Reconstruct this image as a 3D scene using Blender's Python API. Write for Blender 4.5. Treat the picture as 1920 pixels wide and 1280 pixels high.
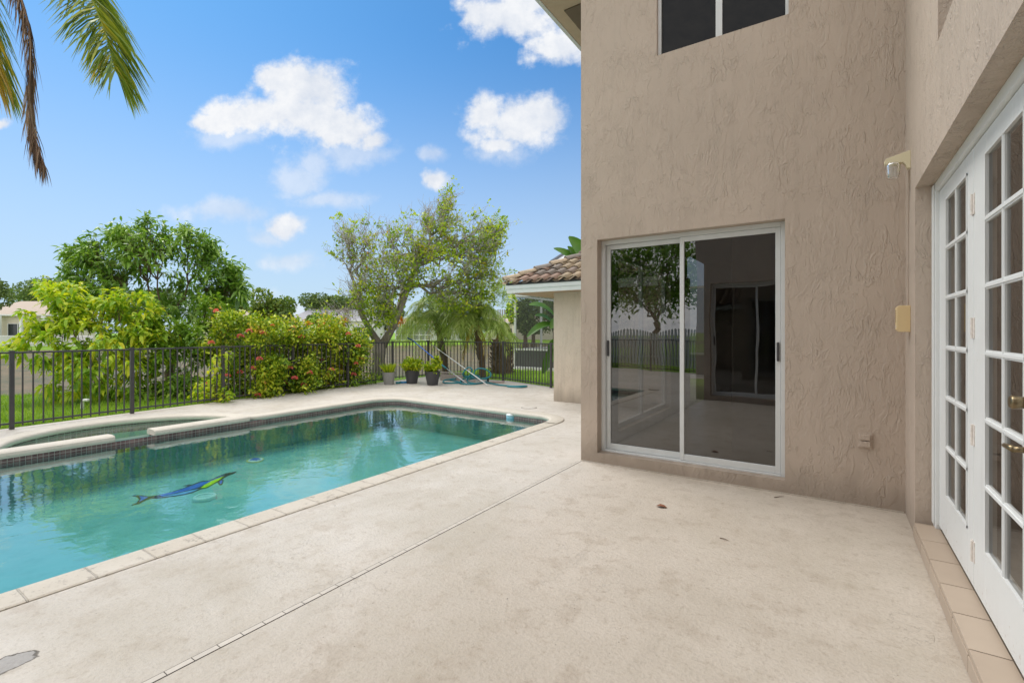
import bpy, math, random
import numpy as np
from mathutils import Vector, Matrix
from mathutils.geometry import tessellate_polygon
random.seed(7); rng = np.random.default_rng(7)
R = math.radians
scene = bpy.context.scene
for o in list(bpy.data.objects): bpy.data.objects.remove(o)
COL = scene.collection

# ------------------------------------------------------------------ camera
F = 902.6; HZ = 622.0; CX = 960.0; H = 1.5
FW = (-0.553, 0.8332); RT = (0.8332, 0.553)
cam_d = bpy.data.cameras.new('camera'); cam = bpy.data.objects.new('camera', cam_d); COL.objects.link(cam)
cam_d.sensor_width = 36; cam_d.lens = F/1920*36; cam_d.shift_y = -18/1920
cam_d.clip_start = 0.05; cam_d.clip_end = 3000
cam.location = (0, 0, H); cam.rotation_euler = (R(90), 0, math.asin(0.553))
scene.camera = cam

def P(px, py, d):
    "world point seen at pixel px,py (1920 wide) at depth d"
    s = (px-CX)/F
    return np.array([d*(FW[0]+RT[0]*s), d*(FW[1]+RT[1]*s), H+(HZ-py)/F*d])
def G(px, py, z=0.0):
    return P(px, py, F*(H-z)/(py-HZ))
def PD(px, d, z):
    p = P(px, HZ, d); p[2] = z; return p

# ------------------------------------------------------------------ node helpers
def new_mat(name):
    m = bpy.data.materials.new(name); m.use_nodes = True
    nt = m.node_tree; nt.nodes.clear()
    out = nt.nodes.new('ShaderNodeOutputMaterial')
    return m, nt, out
class N:
    def __init__(s, nt): s.nt = nt
    def n(s, t, **kw):
        x = s.nt.nodes.new(t)
        for k, v in kw.items(): setattr(x, k, v)
        return x
    def put(s, sock, v):
        if hasattr(v, 'is_output') or isinstance(v, bpy.types.NodeSocket): s.nt.links.new(v, sock)
        else: sock.default_value = v
    def math(s, op, a, b=None, c=None, clamp=False):
        x = s.n('ShaderNodeMath', operation=op, use_clamp=clamp)
        s.put(x.inputs[0], a)
        if b is not None: s.put(x.inputs[1], b)
        if c is not None: s.put(x.inputs[2], c)
        return x.outputs[0]
    def vmath(s, op, a, b=None):
        x = s.n('ShaderNodeVectorMath', operation=op)
        s.put(x.inputs[0], a)
        if b is not None: s.put(x.inputs[1], b)
        return x.outputs['Value'] if op in ('DOT_PRODUCT', 'LENGTH') else x.outputs[0]
    def noise(s, vec, scale, detail=4, rough=0.55, dist=0.0):
        x = s.n('ShaderNodeTexNoise')
        if vec is not None: s.put(x.inputs['Vector'], vec)
        x.inputs['Scale'].default_value = scale; x.inputs['Detail'].default_value = detail
        x.inputs['Roughness'].default_value = rough; x.inputs['Distortion'].default_value = dist
        return x.outputs['Fac']
    def ss(s, v, a, b, lo=0.0, hi=1.0):
        x = s.n('ShaderNodeMapRange', interpolation_type='SMOOTHSTEP')
        s.put(x.inputs[0], v); x.inputs[1].default_value = a; x.inputs[2].default_value = b
        x.inputs[3].default_value = lo; x.inputs[4].default_value = hi
        return x.outputs[0]
    def mix(s, f, a, b, mode='MIX'):
        x = s.n('ShaderNodeMix', data_type='RGBA', blend_type=mode)
        s.put(x.inputs[0], f); s.put(x.inputs[6], c4(a)); s.put(x.inputs[7], c4(b))
        return x.outputs[2]
    def ramp(s, f, stops, interp='LINEAR'):
        x = s.n('ShaderNodeValToRGB'); x.color_ramp.interpolation = interp
        e = x.color_ramp.elements
        while len(e) < len(stops): e.new(0.5)
        for i, (p, c) in enumerate(stops): e[i].position = p; e[i].color = c4(c)
        s.put(x.inputs[0], f); return x.outputs[0]
    def pos(s): return s.n('ShaderNodeNewGeometry').outputs['Position']
    def obj(s): return s.n('ShaderNodeTexCoord').outputs['Object']
    def scale(s, v, sc):
        x = s.n('ShaderNodeMapping'); s.put(x.inputs[0], v); x.inputs['Scale'].default_value = sc
        return x.outputs[0]
    def bump(s, h, dist=0.01, strength=1.0, normal=None):
        x = s.n('ShaderNodeBump'); s.put(x.inputs['Height'], h)
        x.inputs['Distance'].default_value = dist; x.inputs['Strength'].default_value = strength
        if normal is not None: s.put(x.inputs['Normal'], normal)
        return x.outputs[0]
    def bsdf(s, col, rough=0.5, metal=0.0, normal=None, spec=0.5, **kw):
        x = s.n('ShaderNodeBsdfPrincipled')
        s.put(x.inputs['Base Color'], c4(col)); s.put(x.inputs['Roughness'], rough)
        x.inputs['Metallic'].default_value = metal; x.inputs['Specular IOR Level'].default_value = spec
        if normal is not None: s.put(x.inputs['Normal'], normal)
        return x.outputs[0]
def c4(c):
    if isinstance(c, (tuple, list)): return (*c[:3], 1.0)
    return c

# ------------------------------------------------------------------ world: Nishita sky and clouds
SUN_EL, SUN_AZ_WORLD = 56.0, (-0.93, 0.10)          # direction towards the sun (x, y)
def build_world():
    w = bpy.data.worlds.new('World'); scene.world = w; w.use_nodes = True
    nt = w.node_tree; nt.nodes.clear(); q = N(nt)
    out = q.n('ShaderNodeOutputWorld'); bg = q.n('ShaderNodeBackground')
    nt.links.new(bg.outputs[0], out.inputs[0]); bg.inputs[1].default_value = 0.1
    sky = q.n('ShaderNodeTexSky', sky_type='NISHITA'); sky.sun_disc = False
    sky.sun_elevation = R(SUN_EL); sky.sun_rotation = math.atan2(SUN_AZ_WORLD[0], SUN_AZ_WORLD[1])
    sky.air_density = 1.0; sky.dust_density = 0.6; sky.ozone_density = 1.5; sky.altitude = 10
    d = q.n('ShaderNodeTexCoord').outputs['Generated']
    f = q.vmath('DOT_PRODUCT', d, (FW[0], FW[1], 0)); r = q.vmath('DOT_PRODUCT', d, (RT[0], RT[1], 0))
    z = q.vmath('DOT_PRODUCT', d, (0, 0, 1))
    fm = q.math('MAXIMUM', f, 0.08)
    u = q.math('DIVIDE', r, fm); v = q.math('DIVIDE', z, fm)
    cmb = q.n('ShaderNodeCombineXYZ'); q.put(cmb.inputs[0], u); q.put(cmb.inputs[1], v)
    uv = cmb.outputs[0]
    nz = q.n('ShaderNodeTexNoise'); q.put(nz.inputs['Vector'], uv); nz.inputs['Scale'].default_value = 7; nz.inputs['Detail'].default_value = 5
    off = q.vmath('MULTIPLY', q.vmath('SUBTRACT', nz.outputs['Color'], (.5, .5, .5)), (.10, .07, 0))
    uvd = q.vmath('ADD', uv, off)
    def puffs(lst):
        m = None
        for (px, py, rx, ry) in lst:
            c = ((px-CX)/F, (HZ-py)/F, 0); rx *= 1.08; ry *= 1.14
            e = q.vmath('MULTIPLY', q.vmath('SUBTRACT', uvd, c), (F/rx, F/ry, 0))
            val = q.math('SUBTRACT', 1.0, q.vmath('LENGTH', e))
            m = val if m is None else q.math('MAXIMUM', m, val)
        return m
    dense = puffs([(570,165,105,62),(470,215,90,42),(640,235,95,48),(400,228,48,22),(560,225,120,52),(690,255,50,28),(515,150,50,40),
                   (960,235,95,52),(1015,215,55,38),(900,205,45,35),(935,270,50,30),
                   (960,40,110,50),(1050,90,80,48),(890,30,50,35),(1000,-10,120,50),(540,418,55,26),(820,330,32,20),(-10,236,35,13)])
    faint = puffs([(415,395,105,28),(560,330,75,42),(625,372,90,24),(540,486,65,20),(820,285,34,18),(500,440,60,20),(650,280,110,40),(590,300,50,40),
                   (430,250,90,30),(940,285,70,35),(300,560,260,22),(560,575,240,20)])
    fb = q.noise(uv, 14, 8, .6); fb2 = q.noise(uv, 4.5, 6, .6)
    fb3 = q.noise(uv, 42, 6, .65); edge = q.math('ADD', q.math('MULTIPLY', q.math('SUBTRACT', fb, .5), 1.5), q.math('MULTIPLY', q.math('SUBTRACT', fb3, .5), .45))
    a1 = q.ss(q.math('ADD', dense, edge), -.02, 0.62)
    a2 = q.math('MULTIPLY', q.ss(q.math('ADD', faint, edge), 0.0, 0.8), 0.5)
    a = q.math('MAXIMUM', a1, a2)
    # mostly cloudy sky away from the gap of blue over the lake
    dn = q.noise(d, 2.6, 6, .6)
    rear = q.ss(q.math('ADD', f, q.math('MULTIPLY', q.math('SUBTRACT', dn, .5), .5)), 0.42, 0.05)
    rear = q.math('MULTIPLY', rear, 0.93)
    zen = q.math('MULTIPLY', q.ss(z, 0.62, 0.85), 0.8)
    a = q.math('MAXIMUM', a, q.math('MAXIMUM', rear, zen))
    shade = q.ss(q.math('ADD', q.math('MULTIPLY', fb2, .5), q.math('ADD', q.math('MULTIPLY', fb, .4), q.math('MULTIPLY', fb3, .2))), 0.38, 0.70)
    cc = q.mix(shade, (4.5, 4.9, 5.6), (6.35, 6.4, 6.5))
    cc = q.mix(q.math('MAXIMUM', rear, zen), cc, q.mix(shade, (9.0, 9.2, 9.6), (12.4, 12.1, 11.8)))
    skyc = q.vmath('MULTIPLY', sky.outputs[0], SKY_TINT)
    hz = q.ss(z, 0.0, 0.56, 0.80, 0.0)
    skyc = q.mix(hz, skyc, (4.1, 4.75, 5.75))
    col = q.mix(a, skyc, cc)
    gnd = q.ss(z, -0.02, 0.0)
    col = q.mix(gnd, (1.2, 1.5, .9), col)
    nt.links.new(col, bg.inputs[0])
SKY_TINT = (.34, .73, .98)
build_world()
sun_d = bpy.data.lights.new('sun', 'SUN'); sun = bpy.data.objects.new('sun', sun_d); COL.objects.link(sun)
sun_d.energy = 1.6; sun_d.angle = R(28); sun_d.color = (1.0, .95, .88)
el = R(SUN_EL); sv = Vector((SUN_AZ_WORLD[0], SUN_AZ_WORLD[1], 0)).normalized()*math.cos(el); sv.z = math.sin(el)
sun.rotation_euler = sv.to_track_quat('Z', 'Y').to_euler()
scene.render.engine = 'CYCLES'
scene.view_settings.view_transform = 'Standard'; scene.view_settings.look = 'None'
scene.view_settings.exposure = 0.6; scene.view_settings.gamma = 1.0
scene.cycles.transparent_max_bounces = 24; scene.cycles.max_bounces = 10

# ------------------------------------------------------------------ mesh helpers
class MB:
    def __init__(s): s.v = []; s.f = []; s.n = 0; s.sm = False
    def raw(s, v, f):
        v = np.asarray(v, dtype=float).reshape(-1, 3); b = s.n
        s.v.append(v); s.n += len(v)
        if isinstance(f, np.ndarray): s.f.extend((f+b).tolist())
        else: s.f.extend([tuple(i+b for i in q) for q in f])
        return s
    def box(s, a, b):
        x0, y0, z0 = np.minimum(a, b); x1, y1, z1 = np.maximum(a, b)
        v = [(x0,y0,z0),(x1,y0,z0),(x1,y1,z0),(x0,y1,z0),(x0,y0,z1),(x1,y0,z1),(x1,y1,z1),(x0,y1,z1)]
        return s.raw(v, [(3,2,1,0),(4,5,6,7),(0,1,5,4),(1,2,6,5),(2,3,7,6),(3,0,4,7)])
    def beam(s, a, b, w, h, up=(0,0,1)):
        "rectangular bar from a to b, w across, h along up"
        a = np.array(a, float); b = np.array(b, float); d = b-a; d /= np.linalg.norm(d)
        up = np.array(up, float); sd = np.cross(d, up)
        if np.linalg.norm(sd) < 1e-4: sd = np.cross(d, (1,0,0))
        sd /= np.linalg.norm(sd); u = np.cross(sd, d)
        v = []
        for p in (a, b):
            for i, j in ((-1,-1),(1,-1),(1,1),(-1,1)): v.append(p+sd*i*w/2+u*j*h/2)
        return s.raw(v, [(0,1,2,3),(7,6,5,4),(0,4,5,1),(1,5,6,2),(2,6,7,3),(3,7,4,0)])
    def tube(s, pts, rad, n=8, cap=True):
        pts = np.array(pts, float); k = len(pts)
        rad = np.full(k, rad) if np.isscalar(rad) else np.array(rad, float)
        T = np.gradient(pts, axis=0); T /= np.linalg.norm(T, axis=1)[:, None]+1e-9
        ref = np.array([0,0,1.]) if abs(T[0][2]) < .9 else np.array([1.,0,0])
        u = np.cross(T[0], ref); u /= np.linalg.norm(u)
        ang = np.linspace(0, 2*np.pi, n, endpoint=False); V = []
        for i in range(k):
            u = u - T[i]*np.dot(u, T[i]); u /= np.linalg.norm(u)+1e-9
            w = np.cross(T[i], u)
            V.append(pts[i]+rad[i]*(np.cos(ang)[:,None]*u+np.sin(ang)[:,None]*w))
        V = np.concatenate(V); Fc = []
        for i in range(k-1):
            for j in range(n):
                a = i*n+j; b = i*n+(j+1) % n
                Fc.append((a, b, b+n, a+n))
        if cap: Fc.append(tuple(range(n-1, -1, -1))); Fc.append(tuple((k-1)*n+j for j in range(n)))
        return s.raw(V, Fc)
    def lathe(s, prof, c=(0,0,0), n=24, caps=True):
        "prof: list of (r, z)"
        c = np.array(c, float); ang = np.linspace(0, 2*np.pi, n, endpoint=False); V = []
        for r, z in prof: V += [c+np.array([r*math.cos(t), r*math.sin(t), z]) for t in ang]
        Fc = []
        for i in range(len(prof)-1):
            for j in range(n):
                a = i*n+j; b = i*n+(j+1) % n
                Fc.append((a, b, b+n, a+n))
        if caps: Fc.append(tuple(range(n-1,-1,-1))); Fc.append(tuple((len(prof)-1)*n+j for j in range(n)))
        return s.raw(V, Fc)
    def quad(s, a, b, c, d): return s.raw([a,b,c,d], [(0,1,2,3)])
    def prism(s, poly, z0, z1):
        "extrude xy polygon"
        n = len(poly); v = [(x,y,z0) for x,y in poly]+[(x,y,z1) for x,y in poly]
        tri = tessellate_polygon([[Vector((x,y,0)) for x,y in poly]])
        f = [tuple(t) for t in tri]; ff = []
        for t in f:
            a, b, c = (np.array(poly[i]) for i in t)
            cr = (b-a)[0]*(c-a)[1]-(b-a)[1]*(c-a)[0]
            up = t if cr > 0 else t[::-1]
            ff.append(tuple(i+n for i in up)); ff.append(tuple(up[::-1]))
        area = sum(poly[i][0]*poly[(i+1)%n][1]-poly[(i+1)%n][0]*poly[i][1] for i in range(n))
        for i in range(n):
            j = (i+1) % n; qd = (i, j, j+n, i+n)
            ff.append(qd if area > 0 else qd[::-1])
        return s.raw(v, ff)
ORIG = {}
def org(o): return ORIG.get(o.name, np.zeros(3)) if o is not None else np.zeros(3)
def obj(name, mb, mats, parent=None, smooth=False, bevel=0.0):
    me = bpy.data.meshes.new(name)
    v = np.concatenate(mb.v) if mb.v else np.zeros((0,3))
    o0 = org(parent)
    me.from_pydata((v-o0).tolist(), [], mb.f); me.update()
    o = bpy.data.objects.new(name, me); COL.objects.link(o)
    for m in (mats if isinstance(mats, (list, tuple)) else [mats]): me.materials.append(m)
    if smooth: me.polygons.foreach_set('use_smooth', [True]*len(me.polygons))
    if bevel:
        b = o.modifiers.new('bevel', 'BEVEL'); b.width = bevel; b.segments = 2; b.limit_method = 'ANGLE'; b.angle_limit = R(40)
    if parent is not None: o.parent = parent; ORIG[o.name] = o0
    return o
def tag(o, label, cat, group=None, kind=None):
    if label: o['label'] = label
    if cat: o['category'] = cat
    if group: o['group'] = group
    if kind: o['kind'] = kind
    return o
def thing(name, label, cat, loc, group=None):
    o = bpy.data.objects.new(name, None); COL.objects.link(o); o.location = tuple(float(c) for c in loc)
    o.empty_display_size = .2; ORIG[o.name] = np.array(loc, float)
    return tag(o, label, cat, group)
def struct(name, mb, m, **kw):
    o = obj(name, mb, m, **kw); o['kind'] = 'structure'; return o
def wall_grid(mb, axis, c0, c1, u, v, holes=()):
    "wall slab with rectangular holes; axis 'x' or 'y' is the normal, u the horizontal range, v the height range"
    us = sorted(set([u[0], u[1]]+[h for q in holes for h in q[:2]])); vs = sorted(set([v[0], v[1]]+[h for q in holes for h in q[2:]]))
    def mk(a, b, z): return (b, a, z)[0:0] or ((c, a, z) for c in ())
    def p(c, a, z): return (c, a, z) if axis == 'x' else (a, c, z)
    solid = {}
    for i in range(len(us)-1):
        for j in range(len(vs)-1):
            mu = (us[i]+us[i+1])/2; mv = (vs[j]+vs[j+1])/2
            solid[i,j] = not any(h[0] < mu < h[1] and h[2] < mv < h[3] for h in holes)
    for (i,j), sd in solid.items():
        if not sd: continue
        a0,a1,b0,b1 = us[i],us[i+1],vs[j],vs[j+1]
        for c in (c0, c1): mb.quad(p(c,a0,b0), p(c,a1,b0), p(c,a1,b1), p(c,a0,b1))
        if not solid.get((i-1,j)): mb.quad(p(c0,a0,b0), p(c1,a0,b0), p(c1,a0,b1), p(c0,a0,b1))
        if not solid.get((i+1,j)): mb.quad(p(c0,a1,b0), p(c1,a1,b0), p(c1,a1,b1), p(c0,a1,b1))
        if not solid.get((i,j-1)): mb.quad(p(c0,a0,b0), p(c1,a0,b0), p(c1,a1,b0), p(c0,a1,b0))
        if not solid.get((i,j+1)): mb.quad(p(c0,a0,b1), p(c1,a0,b1), p(c1,a1,b1), p(c0,a1,b1))
    return mb

# ------------------------------------------------------------------ materials
def simple(name, col, rough=.5, metal=0, var=.12, scale=8, bump=0.0, bscale=60, spec=.5):
    m, nt, out = new_mat(name); q = N(nt); p = q.pos()
    n = q.noise(p, scale, 5)
    dk = tuple(c*(1-var) for c in col); lt = tuple(min(1, c*(1+var)) for c in col)
    c = q.mix(n, dk, lt)
    nm = q.bump(q.noise(p, bscale, 3), bump) if bump else None
    nt.links.new(q.bsdf(c, rough, metal, nm, spec), out.inputs[0]); return m
def leaf_mat(name, stops, rough=.42, trans=.35, spec=.4):
    m, nt, out = new_mat(name); q = N(nt)
    g = q.n('ShaderNodeNewGeometry')
    rp = g.outputs['Random Per Island']
    big = q.noise(g.outputs['Position'], 1.3, 2)
    f = q.math('ADD', q.math('MULTIPLY', rp, .72), q.math('MULTIPLY', q.math('SUBTRACT', big, .36), 1.0), clamp=True)
    c = q.ramp(f, stops)
    b = q.bsdf(c, rough, spec=spec)
    t = q.n('ShaderNodeBsdfTranslucent'); q.put(t.inputs[0], q.mix(1.0, c, (1.0, 1.0, .45), 'MULTIPLY'))
    x = q.n('ShaderNodeMixShader'); x.inputs[0].default_value = trans
    nt.links.new(b, x.inputs[1]); nt.links.new(t.outputs[0], x.inputs[2]); nt.links.new(x.outputs[0], out.inputs[0])
    return m
def stucco_mat(name, col, dirt=0.0):
    m, nt, out = new_mat(name); q = N(nt); p = q.pos()
    ps = q.scale(p, (1, 1, .36))
    wob = q.n('ShaderNodeTexNoise'); q.put(wob.inputs['Vector'], p); wob.inputs['Scale'].default_value = 3
    pd = q.vmath('ADD', ps, q.vmath('MULTIPLY', wob.outputs['Color'], (.13,.13,.13)))
    r1 = q.math('ABSOLUTE', q.math('SUBTRACT', q.noise(pd, 9.0, 4, .62), .5))
    r1 = q.ss(r1, 0.0, .040, 1, 0)
    r2 = q.math('ABSOLUTE', q.math('SUBTRACT', q.noise(pd, 24, 3, .6, .5), .5))
    r2 = q.ss(r2, 0.0, .075, 1, 0)
    mk1 = q.ss(q.noise(p, 3.7, 3), .36, .62); mk2 = q.ss(q.noise(p, 5.0, 3), .40, .66)
    plate = q.ss(q.noise(pd, 10, 5, .62), .48, .55)
    h = q.math('ADD', q.math('MULTIPLY', q.math('MULTIPLY', r1, mk1), .55), q.math('MULTIPLY', q.math('MULTIPLY', r2, mk2), .28))
    h = q.math('ADD', h, q.math('MULTIPLY', plate, .34))
    h = q.math('ADD', h, q.math('MULTIPLY', q.noise(p, 80, 4, .65), .30))
    h = q.math('ADD', h, q.math('MULTIPLY', q.noise(p, 1.5, 3), 1.0))
    n1 = q.noise(p, 1.1, 6, .6)
    c = q.mix(n1, tuple(x*.84 for x in col), tuple(x*1.12 for x in col))
    sp = q.ss(q.noise(p, 9, 2, .5), .74, .80)
    c = q.mix(q.math('MULTIPLY', sp, .35), c, tuple(x*.55 for x in col))
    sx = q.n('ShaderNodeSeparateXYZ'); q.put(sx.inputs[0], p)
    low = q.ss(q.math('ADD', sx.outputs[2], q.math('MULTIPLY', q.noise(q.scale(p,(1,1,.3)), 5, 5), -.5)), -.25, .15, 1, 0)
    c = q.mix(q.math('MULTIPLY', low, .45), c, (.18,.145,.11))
    st = q.ss(q.noise(q.scale(p, (7,7,.35)), 1.5, 4), .55, .75)
    c = q.mix(q.math('MULTIPLY', st, .08+dirt), c, (.16,.135,.11))
    nt.links.new(q.bsdf(c, .72, 0, q.bump(h, .0066, 1.0), .3), out.inputs[0]); return m

M = {}
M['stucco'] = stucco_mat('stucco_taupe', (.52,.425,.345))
M['stucco_sunlit'] = stucco_mat('stucco_wing', (.70,.60,.485), .05)  # paler than the court walls: the wing's sunlight is put into its colour
M['white'] = simple('white_paint', (.74,.75,.73), .35, var=.05, scale=5)
def door_paint():
    m, nt, out = new_mat('door_paint'); q = N(nt); p = q.pos(); sx = q.n('ShaderNodeSeparateXYZ'); q.put(sx.inputs[0], p)
    c = q.mix(q.noise(p, 3, 6, .7), (.70,.71,.69), (.80,.81,.80))
    low = q.ss(sx.outputs[2], .12, .5, .10, 0); ch = q.ss(q.math('ADD', q.noise(q.scale(p,(1,1,.5)), 38, 5, .7), low), .70, .73)
    c = q.mix(q.math('MULTIPLY', ch, .6), c, (.42,.33,.25)); dr = q.ss(q.noise(q.scale(p,(1,1,.15)), 12, 4), .55, .8)
    c = q.mix(q.math('MULTIPLY', dr, .16), c, (.45,.43,.38))
    nt.links.new(q.bsdf(c, .38, 0, q.bump(q.noise(q.scale(p,(1,1,.1)), 60, 3), .0012), .5), out.inputs[0]); return m
M['door_paint'] = door_paint()
M['alu'] = simple('white_aluminium', (.66,.67,.66), .38, var=.08, scale=9)
M['black_metal'] = simple('black_metal', (.055,.052,.056), .42, var=.3)
M['brass'] = simple('aged_brass', (.22,.17,.10), .35, .9, var=.35, scale=40)
M['dark'] = simple('dark_rubber', (.02,.02,.02), .6)
M['cream'] = simple('cream_enamel', (.74,.67,.46), .4, var=.05)
M['tan_plastic'] = simple('yellowed_plastic', (.72,.55,.30), .45, var=.06)
M['hinge'] = simple('hinge_paint', (.72,.66,.60), .4, var=.3, scale=60)
M['soffit'] = simple('soffit', (.52,.39,.28), .8)
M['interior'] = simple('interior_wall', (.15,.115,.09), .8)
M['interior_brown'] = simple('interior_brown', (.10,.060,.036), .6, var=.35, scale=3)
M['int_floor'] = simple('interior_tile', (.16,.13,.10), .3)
M['curtain'] = simple('curtain', (.80,.79,.76), .9)
M['concrete'] = simple('concrete', (.45,.43,.40), .8, var=.2, bump=.004)

def deck_mat():
    m, nt, out = new_mat('pool_deck'); q = N(nt); p = q.pos()
    n1 = q.noise(p, .8, 7, .62); n2 = q.noise(p, 4.5, 6, .65); n3 = q.noise(p, 55, 4, .6); n4 = q.noise(q.scale(p,(1,.25,1)), 6, 5, .7)
    c = q.mix(q.ss(n1,.3,.7), (.545,.50,.435), (.66,.615,.555))
    c = q.mix(q.math('MULTIPLY', q.ss(n2,.49,.68), .46), c, (.43,.37,.305))
    n5 = q.noise(p, 18, 6, .75); c = q.mix(q.math('MULTIPLY', q.ss(n5,.54,.68), .36), c, (.33,.275,.215))
    c = q.mix(q.math('MULTIPLY', q.ss(n4,.56,.76), .26), c, (.34,.30,.25))
    c = q.mix(q.math('MULTIPLY', q.ss(n3,.45,.7), .22), c, (.30,.27,.235))
    # browner deck near the doors, the court's shade mixed into its colour
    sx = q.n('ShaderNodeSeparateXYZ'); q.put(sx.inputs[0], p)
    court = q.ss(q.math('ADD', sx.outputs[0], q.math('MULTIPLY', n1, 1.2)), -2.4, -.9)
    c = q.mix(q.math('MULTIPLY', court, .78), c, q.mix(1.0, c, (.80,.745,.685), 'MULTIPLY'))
    # small dark specks and rusty spots
    vr = q.n('ShaderNodeTexVoronoi'); q.put(vr.inputs['Vector'], p); vr.inputs['Scale'].default_value = 5.5
    sp = q.math('LESS_THAN', vr.outputs['Distance'], q.math('MULTIPLY', q.ss(q.noise(p, 2.3, 2), .5, .66), .055))
    c = q.mix(q.math('MULTIPLY', sp, .8), c, (.09,.075,.06))
    v2 = q.n('ShaderNodeTexVoronoi'); q.put(v2.inputs['Vector'], p); v2.inputs['Scale'].default_value = 1.3
    ru = q.ss(q.math('ADD', v2.outputs['Distance'], q.math('MULTIPLY', n2,.08)), .06, .11, 1, 0)
    c = q.mix(q.math('MULTIPLY', ru, .38), c, (.46,.31,.14))
    big = q.math('MULTIPLY', q.ss(q.noise(q.scale(p,(1,.6,1)), .55, 7, .7, .6), .48, .66), .48); c = q.mix(big, c, (.42,.37,.29))
    v3 = q.n('ShaderNodeTexVoronoi'); q.put(v3.inputs['Vector'], p); v3.inputs['Scale'].default_value = 17; pit = q.math('LESS_THAN', v3.outputs['Distance'], q.math('MULTIPLY', q.ss(q.noise(p, 1.1, 3), .45, .7), .09)); c = q.mix(q.math('MULTIPLY', pit, .6), c, (.14,.115,.09))
    # hairline cracks, masked
    ck = q.math('ABSOLUTE', q.math('SUBTRACT', q.noise(p, 1.6, 5, .6), .5))
    ck = q.math('MULTIPLY', q.ss(ck, 0, .0022, 1, 0), q.ss(q.noise(p, .9, 2), .54, .60))
    c = q.mix(q.math('MULTIPLY', ck, .28), c, (.14,.115,.09))
    # worn patch that shows bare cement
    def patch(px, py, rx, ry, colr, c, k=.9):
        g = G(px, py); e = q.vmath('SUBTRACT', p, (float(g[0]), float(g[1]), 0))
        e = q.vmath('MULTIPLY', e, (1/rx, 1/ry, 0))
        ln = q.math('ADD', q.vmath('LENGTH', e), q.math('MULTIPLY', q.math('SUBTRACT', q.noise(p, 14, 5), .5), 1.0))
        msk = q.ss(ln, .85, .93, 1, 0); rim = q.math('MULTIPLY', q.ss(ln, .80, .9), q.ss(ln, .93, 1.02, 1, 0))
        c = q.mix(q.math('MULTIPLY', msk, k), c, q.mix(n3, tuple(x*.55 for x in colr), colr))
        return q.mix(q.math('MULTIPLY', rim, .8), c, (.08,.07,.055)), msk
    c, pm = patch(18, 1243, .075, .10, (.46,.44,.42), c)
    h = q.math('ADD', q.math('MULTIPLY', n3, .8), q.math('MULTIPLY', q.noise(p, 22, 5, .7), .9))
    h = q.math('SUBTRACT', h, q.math('ADD', q.math('MULTIPLY', ck, .25), q.math('MULTIPLY', pm, .9)))
    nt.links.new(q.bsdf(c, q.ss(n2,.3,.7,.5,.75), 0, q.bump(h, .006, .9), .35), out.inputs[0]); return m
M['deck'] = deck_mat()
def coping_mat(joints):
    m, nt, out = new_mat('coping_brick' if joints else 'coping_cast'); q = N(nt); p = q.pos()
    n1 = q.noise(p, 3, 6, .65); n2 = q.noise(p, 30, 5, .7)
    c = q.mix(n1, (.52,.47,.39), (.70,.65,.57))
    c = q.mix(q.math('MULTIPLY', q.ss(n2,.55,.72), .45), c, (.33,.28,.22))
    h = n2
    if joints:
        sx = q.n('ShaderNodeSeparateXYZ'); q.put(sx.inputs[0], p)
        fr = q.math('FRACT', q.math('MULTIPLY', q.math('ADD', sx.outputs[1], 20), 1/.305))
        j = q.ss(q.math('ABSOLUTE', q.math('SUBTRACT', fr, .5)), .478, .492)
        c = q.mix(q.math('MULTIPLY', j, .55), c, (.38,.34,.29)); h = q.math('SUBTRACT', n2, q.math('MULTIPLY', j, .7))
        fl = q.n('ShaderNodeTexWhiteNoise', noise_dimensions='1D'); q.put(fl.inputs['W'], q.math('FLOOR', q.math('MULTIPLY', q.math('ADD', sx.outputs[1], 20), 1/.305)))
        c = q.mix(q.math('MULTIPLY', fl.outputs[0], .25), c, (.46,.38,.28))
        ch = q.math('MULTIPLY', q.ss(q.noise(p, 9, 4, .7), .54, .62), q.ss(q.noise(p, 45, 3), .45, .6))
        c = q.mix(q.math('MULTIPLY', ch, .55), c, (.22,.19,.16))
    nt.links.new(q.bsdf(c, .7, 0, q.bump(h, .006), .3), out.inputs[0]); return m
M['coping_brick'] = coping_mat(True); M['coping'] = coping_mat(False)
def tile_mat():
    m, nt, out = new_mat('waterline_tile'); q = N(nt); p = q.pos()
    sx = q.n('ShaderNodeSeparateXYZ'); q.put(sx.inputs[0], p)
    def cell(v, s):
        fr = q.math('FRACT', q.math('MULTIPLY', q.math('ADD', v, 40), 1/s))
        return q.ss(q.math('ABSOLUTE', q.math('SUBTRACT', fr, .5)), .42, .46)
    g = q.math('MAXIMUM', cell(q.math('ADD', sx.outputs[0], sx.outputs[1]), .054), cell(sx.outputs[2], .054))
    vn = q.n('ShaderNodeTexWhiteNoise'); q.put(vn.inputs[0], q.vmath('FLOOR', q.vmath('MULTIPLY', p, (18.5,18.5,18.5))))
    c = q.mix(vn.outputs[0], (.13,.07,.075), (.25,.145,.14))
    c = q.mix(g, c, (.34,.30,.28))
    nt.links.new(q.bsdf(c, .25), out.inputs[0]); return m
M['tile'] = tile_mat()
def plaster_mat():
    m, nt, out = new_mat('pool_plaster'); q = N(nt); p = q.pos()
    n = q.noise(p, .9, 5, .6); n2 = q.noise(p, 3.2, 5, .6)
    c = q.mix(n, (.12,.39,.385), (.26,.58,.575)); c = q.mix(q.math('MULTIPLY', q.ss(n2,.45,.75),.5), c, (.09,.33,.31))
    nt.links.new(q.bsdf(c, .8), out.inputs[0]); return m
M['plaster'] = plaster_mat()
M['spa_plaster'] = simple('spa_plaster', (.46,.66,.56), .8, var=.12, scale=2)
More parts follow.
